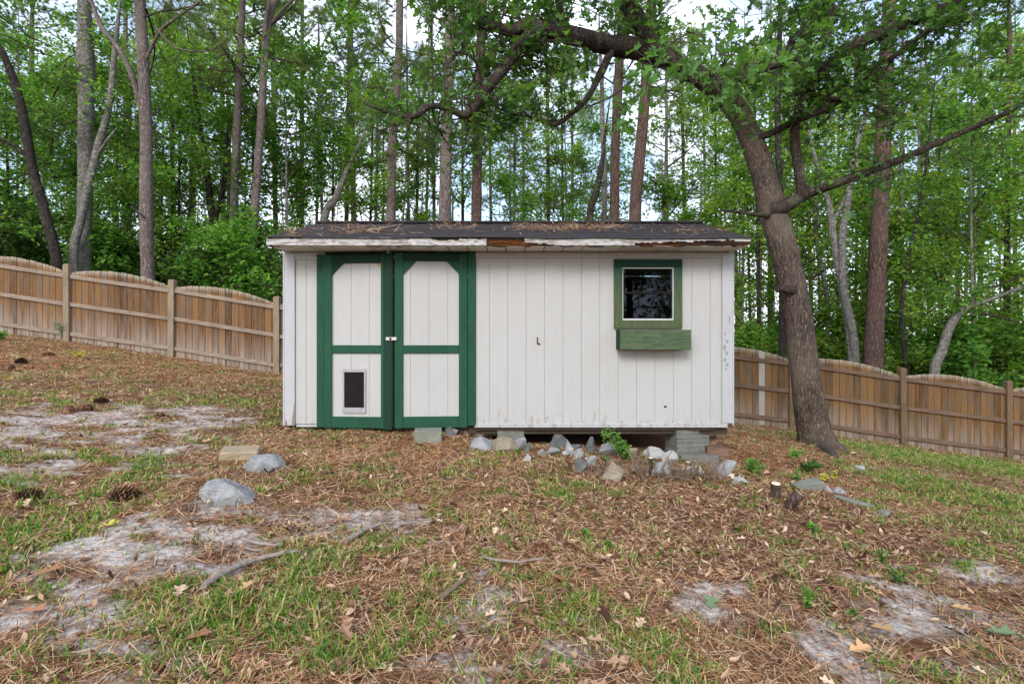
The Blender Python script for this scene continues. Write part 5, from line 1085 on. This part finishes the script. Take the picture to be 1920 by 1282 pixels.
# leaf litter
x, y = spots(150000, .6); sd, gr, li, st = masks(x, y); keep = g_rng.random(len(x)) < np.clip(li ** 1.3 * .85, .02, 1); x, y = x[keep], y[keep]; n = len(x)
T6 = np.array([(0, 0, .0), (.3, .20, .10), (.72, .17, .05), (1, 0, .16), (.72, -.17, .09), (.3, -.20, .04), (.5, 0, -.06)]); T6F = np.array([[0, 6, 1], [1, 6, 2], [2, 6, 3], [3, 6, 4], [4, 6, 5], [5, 6, 0]])
s = .018 + .045 * g_rng.random(n) ** 1.8; pos = np.stack([x, y, H(x, y) + .006 + .012 * g_rng.random(n)], -1); nr = normals(x, y) + g_rng.normal(size=(n, 3)) * .35
mb = MB(); scatter(mb, T6, T6F, pos, nr, g_rng.random(n) * 6.283, np.stack([s, s * (.7 + .5 * g_rng.random(n)), s * (.5 + 1.8 * g_rng.random(n))], -1)); tag(mb.obj('leaf_litter', M['litter']), 'small brown fallen leaves littering the yard', 'leaf litter', kind='stuff')
# larger oak leaves, lobed
x, y = spots(1300, .7); sd, gr, li, st = masks(x, y); keep = g_rng.random(len(x)) < .25 + .6 * li; x, y = x[keep], y[keep]; n = len(x); s = .045 + .05 * g_rng.random(n); pos = np.stack([x, y, H(x, y) + .014 + .01 * g_rng.random(n)], -1)
mb = MB(); V, T = oak_leaf(-.15); scatter(mb, V, T, pos, normals(x, y) + g_rng.normal(size=(n, 3)) * .22, g_rng.random(n) * 6.28, s); tag(mb.obj('oak_leaf_litter', M['litter']), 'scattered lobed brown oak leaves on the ground', 'leaf litter', kind='stuff')
# grass: tufts of bent blades
x, y = [np.concatenate(q) for q in zip(spots(88000, .6), spots(40000, 1.5))]; sd, gr, li, st = masks(x, y); keep = g_rng.random(len(x)) < np.clip((gr - .06) * .8, 0, np.where(x > 4.2, .95, .58)); x, y = x[keep], y[keep]; gq = gr[keep]; nb_ = 6; n = len(x) * nb_
bx = np.repeat(x, nb_) + g_rng.normal(size=n) * .022; by_ = np.repeat(y, nb_) + g_rng.normal(size=n) * .022; az = g_rng.random(n) * 6.283; ln = (.03 + .075 * g_rng.random(n) ** 1.6) * np.repeat(.6 + .4 * np.clip(gq, 0, 1), nb_); lean = .5 + 1.15 * g_rng.random(n)
wd = np.clip(.0022 + .0006 * by_, .0026, .0075); b = np.stack([bx, by_, H(bx, by_) - .004], -1); dx = np.stack([np.cos(az), np.sin(az), 0 * az], -1); sd_ = np.stack([-np.sin(az), np.cos(az), 0 * az], -1) * wd[:, None]; up = np.array([[0, 0, 1.0]])
m1 = b + (dx * np.sin(lean * .5)[:, None] + up * np.cos(lean * .5)[:, None]) * (ln * .55)[:, None]; tp = m1 + (dx * np.sin(lean * 1.25)[:, None] + up * np.cos(lean * 1.25)[:, None]) * (ln * .55)[:, None]
V = np.stack([b - sd_, b + sd_, m1 + sd_ * .8, m1 - sd_ * .8, tp], 1).reshape(-1, 3); k5 = (np.arange(n) * 5)[:, None]
mb = MB(); mb.add(V, np.array([[0, 1, 2, 3]]) + k5); mb.f.append((np.array([[3, 2, 4]]) + k5, 0)); tag(mb.obj('grass', M['grass']), 'patchy short green grass growing through the straw', 'grass', kind='stuff')
# forest floor beyond the fence
x = g_rng.uniform(-26, 26, 9000); y = g_rng.uniform(12.9, 34, 9000); n = len(x); mb = MB(); pos = np.stack([x, y, hgt(x, y) + .05 + .25 * g_rng.random(n) ** 2], -1); scatter(mb, LEAF, LEAF_F, pos, g_rng.normal(size=(n, 3)) * .5 + np.array([0, 0, 1.0]), g_rng.random(n) * 6.28, .09 + .10 * g_rng.random(n)); tag(mb.obj('forest_undergrowth', M['leaf']), 'low green undergrowth on the forest floor behind the fence', 'undergrowth', kind='stuff')

# single fallen leaves one can point at
for px, py, s, mt, rz, lab in [(1333, 1150, .12, 'greenleaf', 1.2, 'pale green oak leaf lying on bare ground, the only green one'), (1665, 1123, .11, 'tanleaf', 2.6, 'tan leaf on the sandy streak, the larger upper one'), (1628, 1172, .11, 'tanleaf', 5.4, 'light tan lobed oak leaf below the tan leaf on the sand'), (1355, 1092, .08, 'tanleaf', 1.5, 'small pale tan leaf standing out on dark litter'), (1590, 1222, .12, 'tanleaf', .2, 'tan lobed leaf at the edge of the lower sandy streak'),
    (1032, 1085, .12, 'brownleaf', 5.3, 'reddish brown oak leaf in the grass below the small pine cone'), (340, 1207, .11, 'brownleaf', .3, 'reddish brown broad leaf lying on straw near the bottom edge'), (60, 1085, .13, 'brownleaf', .2, 'large brown leaf beside the grass at the frame edge'), (30, 1150, .12, 'brownleaf', .1, 'large reddish oak leaf on grey sand at the frame edge'), (450, 1120, .09, 'tanleaf', 1.4, 'small orange-tan leaf caught in grass below the long branch'),
    (180, 998, .11, 'yellowleaf', .6, 'yellow-green leaf lying in the grass below the biggest pine cone'), (1845, 1190, .12, 'greenleaf', 5.6, 'curled grey-green leaf on the sandy streaks near the frame edge'), (1800, 1145, .11, 'brownleaf', 5.7, 'brown leaf on the sandy streaks above the curled grey-green leaf'), (6, 714, .12, 'yellowleaf', .1, 'yellow leaf in the straw below the fence at the frame edge'), (1780, 1135, .10, 'tanleaf', 5.2, 'folded tan leaf on the upper sandy streak')]:
    g = gp(px, py); o = bpy.data.objects.new('fallen_leaf', None) if False else None; m2 = MB(); V, T = oak_leaf(-.12); m2.add(V, T); o = m2.obj('fallen_leaf', M[mt]); o.location = (g[0], g[1], g[2] + .026); o.scale = (s,) * 3; o.rotation_euler = (random.uniform(-.2, .2), random.uniform(-.2, .1), rz); tag(o, lab, 'leaf', 'large fallen leaves in the yard')

# weeds -----------------------------------------------------------------------
def weed(px, py, wpx, hpx, nst, per, size, mt, label, cat='weed', broad=.7, upright=.9, stem_m='twig'):
    g = gp(px, py); s = g[1] / F; W, Hh = wpx * s, hpx * s; e = empty('weed_plant', g, label, cat); ms_ = MB(); ml = MB(); rr = np.random.default_rng(int(px * 7 + py))
    for k in range(nst):
        az = rr.uniform(0, 6.28); rad = W * .5 * (.2 + .8 * rr.random()); tip = np.array([math.cos(az) * rad, math.sin(az) * rad, Hh * (.55 + .5 * rr.random()) * upright]); c = catmull([np.zeros(3) - np.array([0, 0, .02]), tip * np.array([.35, .35, .65]), tip], 4) + g; tube(ms_, c, np.linspace(.004, .0018, len(c)), 4, 0, False)
        kk = rr.integers(2, len(c), per); pos = c[kk] + rr.normal(size=(per, 3)) * .006; scatter(ml, T6, T6F, pos, rr.normal(size=(per, 3)) * .5 + np.array([0, 0, 1.0]), rr.random(per) * 6.28, np.stack([size * (.6 + .7 * rr.random(per)), size * broad * 2 * np.ones(per), size * np.ones(per)], -1))
    ms_.obj('stem', M[stem_m], e, True); ml.obj('foliage', M[mt], e)
weed(1412, 886, 62, 26, 14, 6, .055, 'weed', 'green weed with lobed leaves in the straw between stone heap and oak'); weed(1490, 860, 40, 14, 9, 6, .06, 'weed', 'low dark weed just below the oak trunk'); weed(1515, 884, 40, 18, 9, 7, .075, 'leaf_oak', 'broad-leaved dark green seedling above the slate slab')
weed(1497, 900, 30, 14, 6, 5, .05, 'weed', 'small weed beside the slate slab'); weed(1546, 902, 16, 20, 4, 4, .05, 'yellowleaf', 'yellow-green seedling behind the slate slab'); weed(1566, 900, 14, 22, 4, 4, .05, 'yellowleaf', 'bright yellow seedling near the white stone lump')
weed(1525, 998, 30, 24, 6, 5, .035, 'weed', 'small green weed alone in the leaf litter below the stumps'); weed(1655, 1050, 26, 34, 6, 6, .03, 'weed', 'upright green weed in the litter above the sandy streaks'); weed(1398, 916, 16, 12, 4, 4, .035, 'weed', 'tiny weed beside the last flat stone of the heap'); weed(1143, 1036, 30, 18, 6, 6, .025, 'weed', 'feathery small weed in the grass below the heap')
weed(1098, 1010, 26, 22, 6, 6, .028, 'weed', 'small leafy weed left of its feathery neighbour'); weed(1515, 1140, 50, 45, 9, 6, .03, 'weed', 'leafy weed clump between the sandy streaks'); weed(1690, 1090, 60, 28, 10, 6, .03, 'weed', 'spreading green weed at the top of the sandy streak'); weed(1600, 1155, 26, 22, 5, 5, .03, 'weed', 'small weed beside the light tan oak leaf'); weed(970, 850, 18, 14, 5, 5, .025, 'weed', 'little weed at the foot of the rounded tan stone'); weed(1136, 880, 16, 24, 5, 5, .03, 'weed', 'thin weed rising between heap stones')
weed(120, 640, 34, 34, 22, 12, .07, 'greenleaf', 'feathery pale green fern beside the fence post', 'fern', .22, 1.0); weed(4, 640, 26, 22, 12, 7, .07, 'weed', 'grassy weed at the foot of the first fence panel'); weed(150, 672, 44, 12, 14, 6, .05, 'yellowleaf', 'low yellow-green weed patch below the fence post', 'weed', .4); weed(250, 655, 60, 12, 10, 6, .05, 'leaf', 'low vine at the bottom rail of the second panel')
weed(262, 880, 36, 14, 8, 6, .03, 'weed', 'small bright weed in the sand near the paver', 'weed', .4)
# the shrub growing out of the crawl space
g = gp(1172, 868); e = empty('green_shrub', g, 'small bright green shrub leaning out of the stones under the shed', 'shrub'); ms_ = MB(); ml = MB(); rr = np.random.default_rng(8)
for k in range(22):
    t = rr.random(); tip = P(1180 - 46 * t + rr.normal() * 5, 862 - 60 * t + rr.normal() * 3, g[1] - .05 + rr.normal() * .06); c = catmull([g, .5 * (g + tip) + np.array([.03, 0, .02]), tip], 5); tube(ms_, c, np.linspace(.005, .002, len(c)), 4, 0, False); per = 26
    kk = rr.integers(4, len(c), per); pos = c[kk] + rr.normal(size=(per, 3)) * .022; s = .020 + .014 * rr.random(per); scatter(ml, T6, T6F, pos, rr.normal(size=(per, 3)) * .7 + np.array([0, -.4, 1.0]), rr.random(per) * 6.28, np.stack([s, s * 1.7, s], -1))
ms_.obj('stem', M['twig'], e, True); ml.obj('foliage', M['weed'], e)
# dry stems in front of the slab
for i, (px, py, hh, nst, sp, lab) in enumerate([(1215, 898, 40, 40, 34, 'tangle of dry brown stems around the tall dead stub'), (1272, 904, 36, 40, 34, 'dry brown twig clump before the concrete slab'), (1325, 904, 38, 40, 32, 'dry brown twig clump below the large sloping stone'), (1118, 892, 24, 12, 16, 'small dry twig clump at the front of the stone heap')]):
    g = gp(px, py); s = g[1] / F; mb = MB(); rr = np.random.default_rng(40 + i)
    for k in range(nst):
        b0 = g + np.array([rr.normal() * sp * .4 * s, rr.normal() * .05, -.02]); tip = b0 + np.array([rr.normal() * sp * .6 * s, rr.normal() * .08, hh * s * (.4 + 1.1 * rr.random())]); c = catmull([b0, .5 * (b0 + tip) + rr.normal(size=3) * .025, tip], 4); tube(mb, c, np.linspace(.0065, .003, len(c)), 4, 0, False)
    tag(mb.obj('dry_twigs', M['drytwig']), lab, 'dry plant', 'dry stems among the stones')
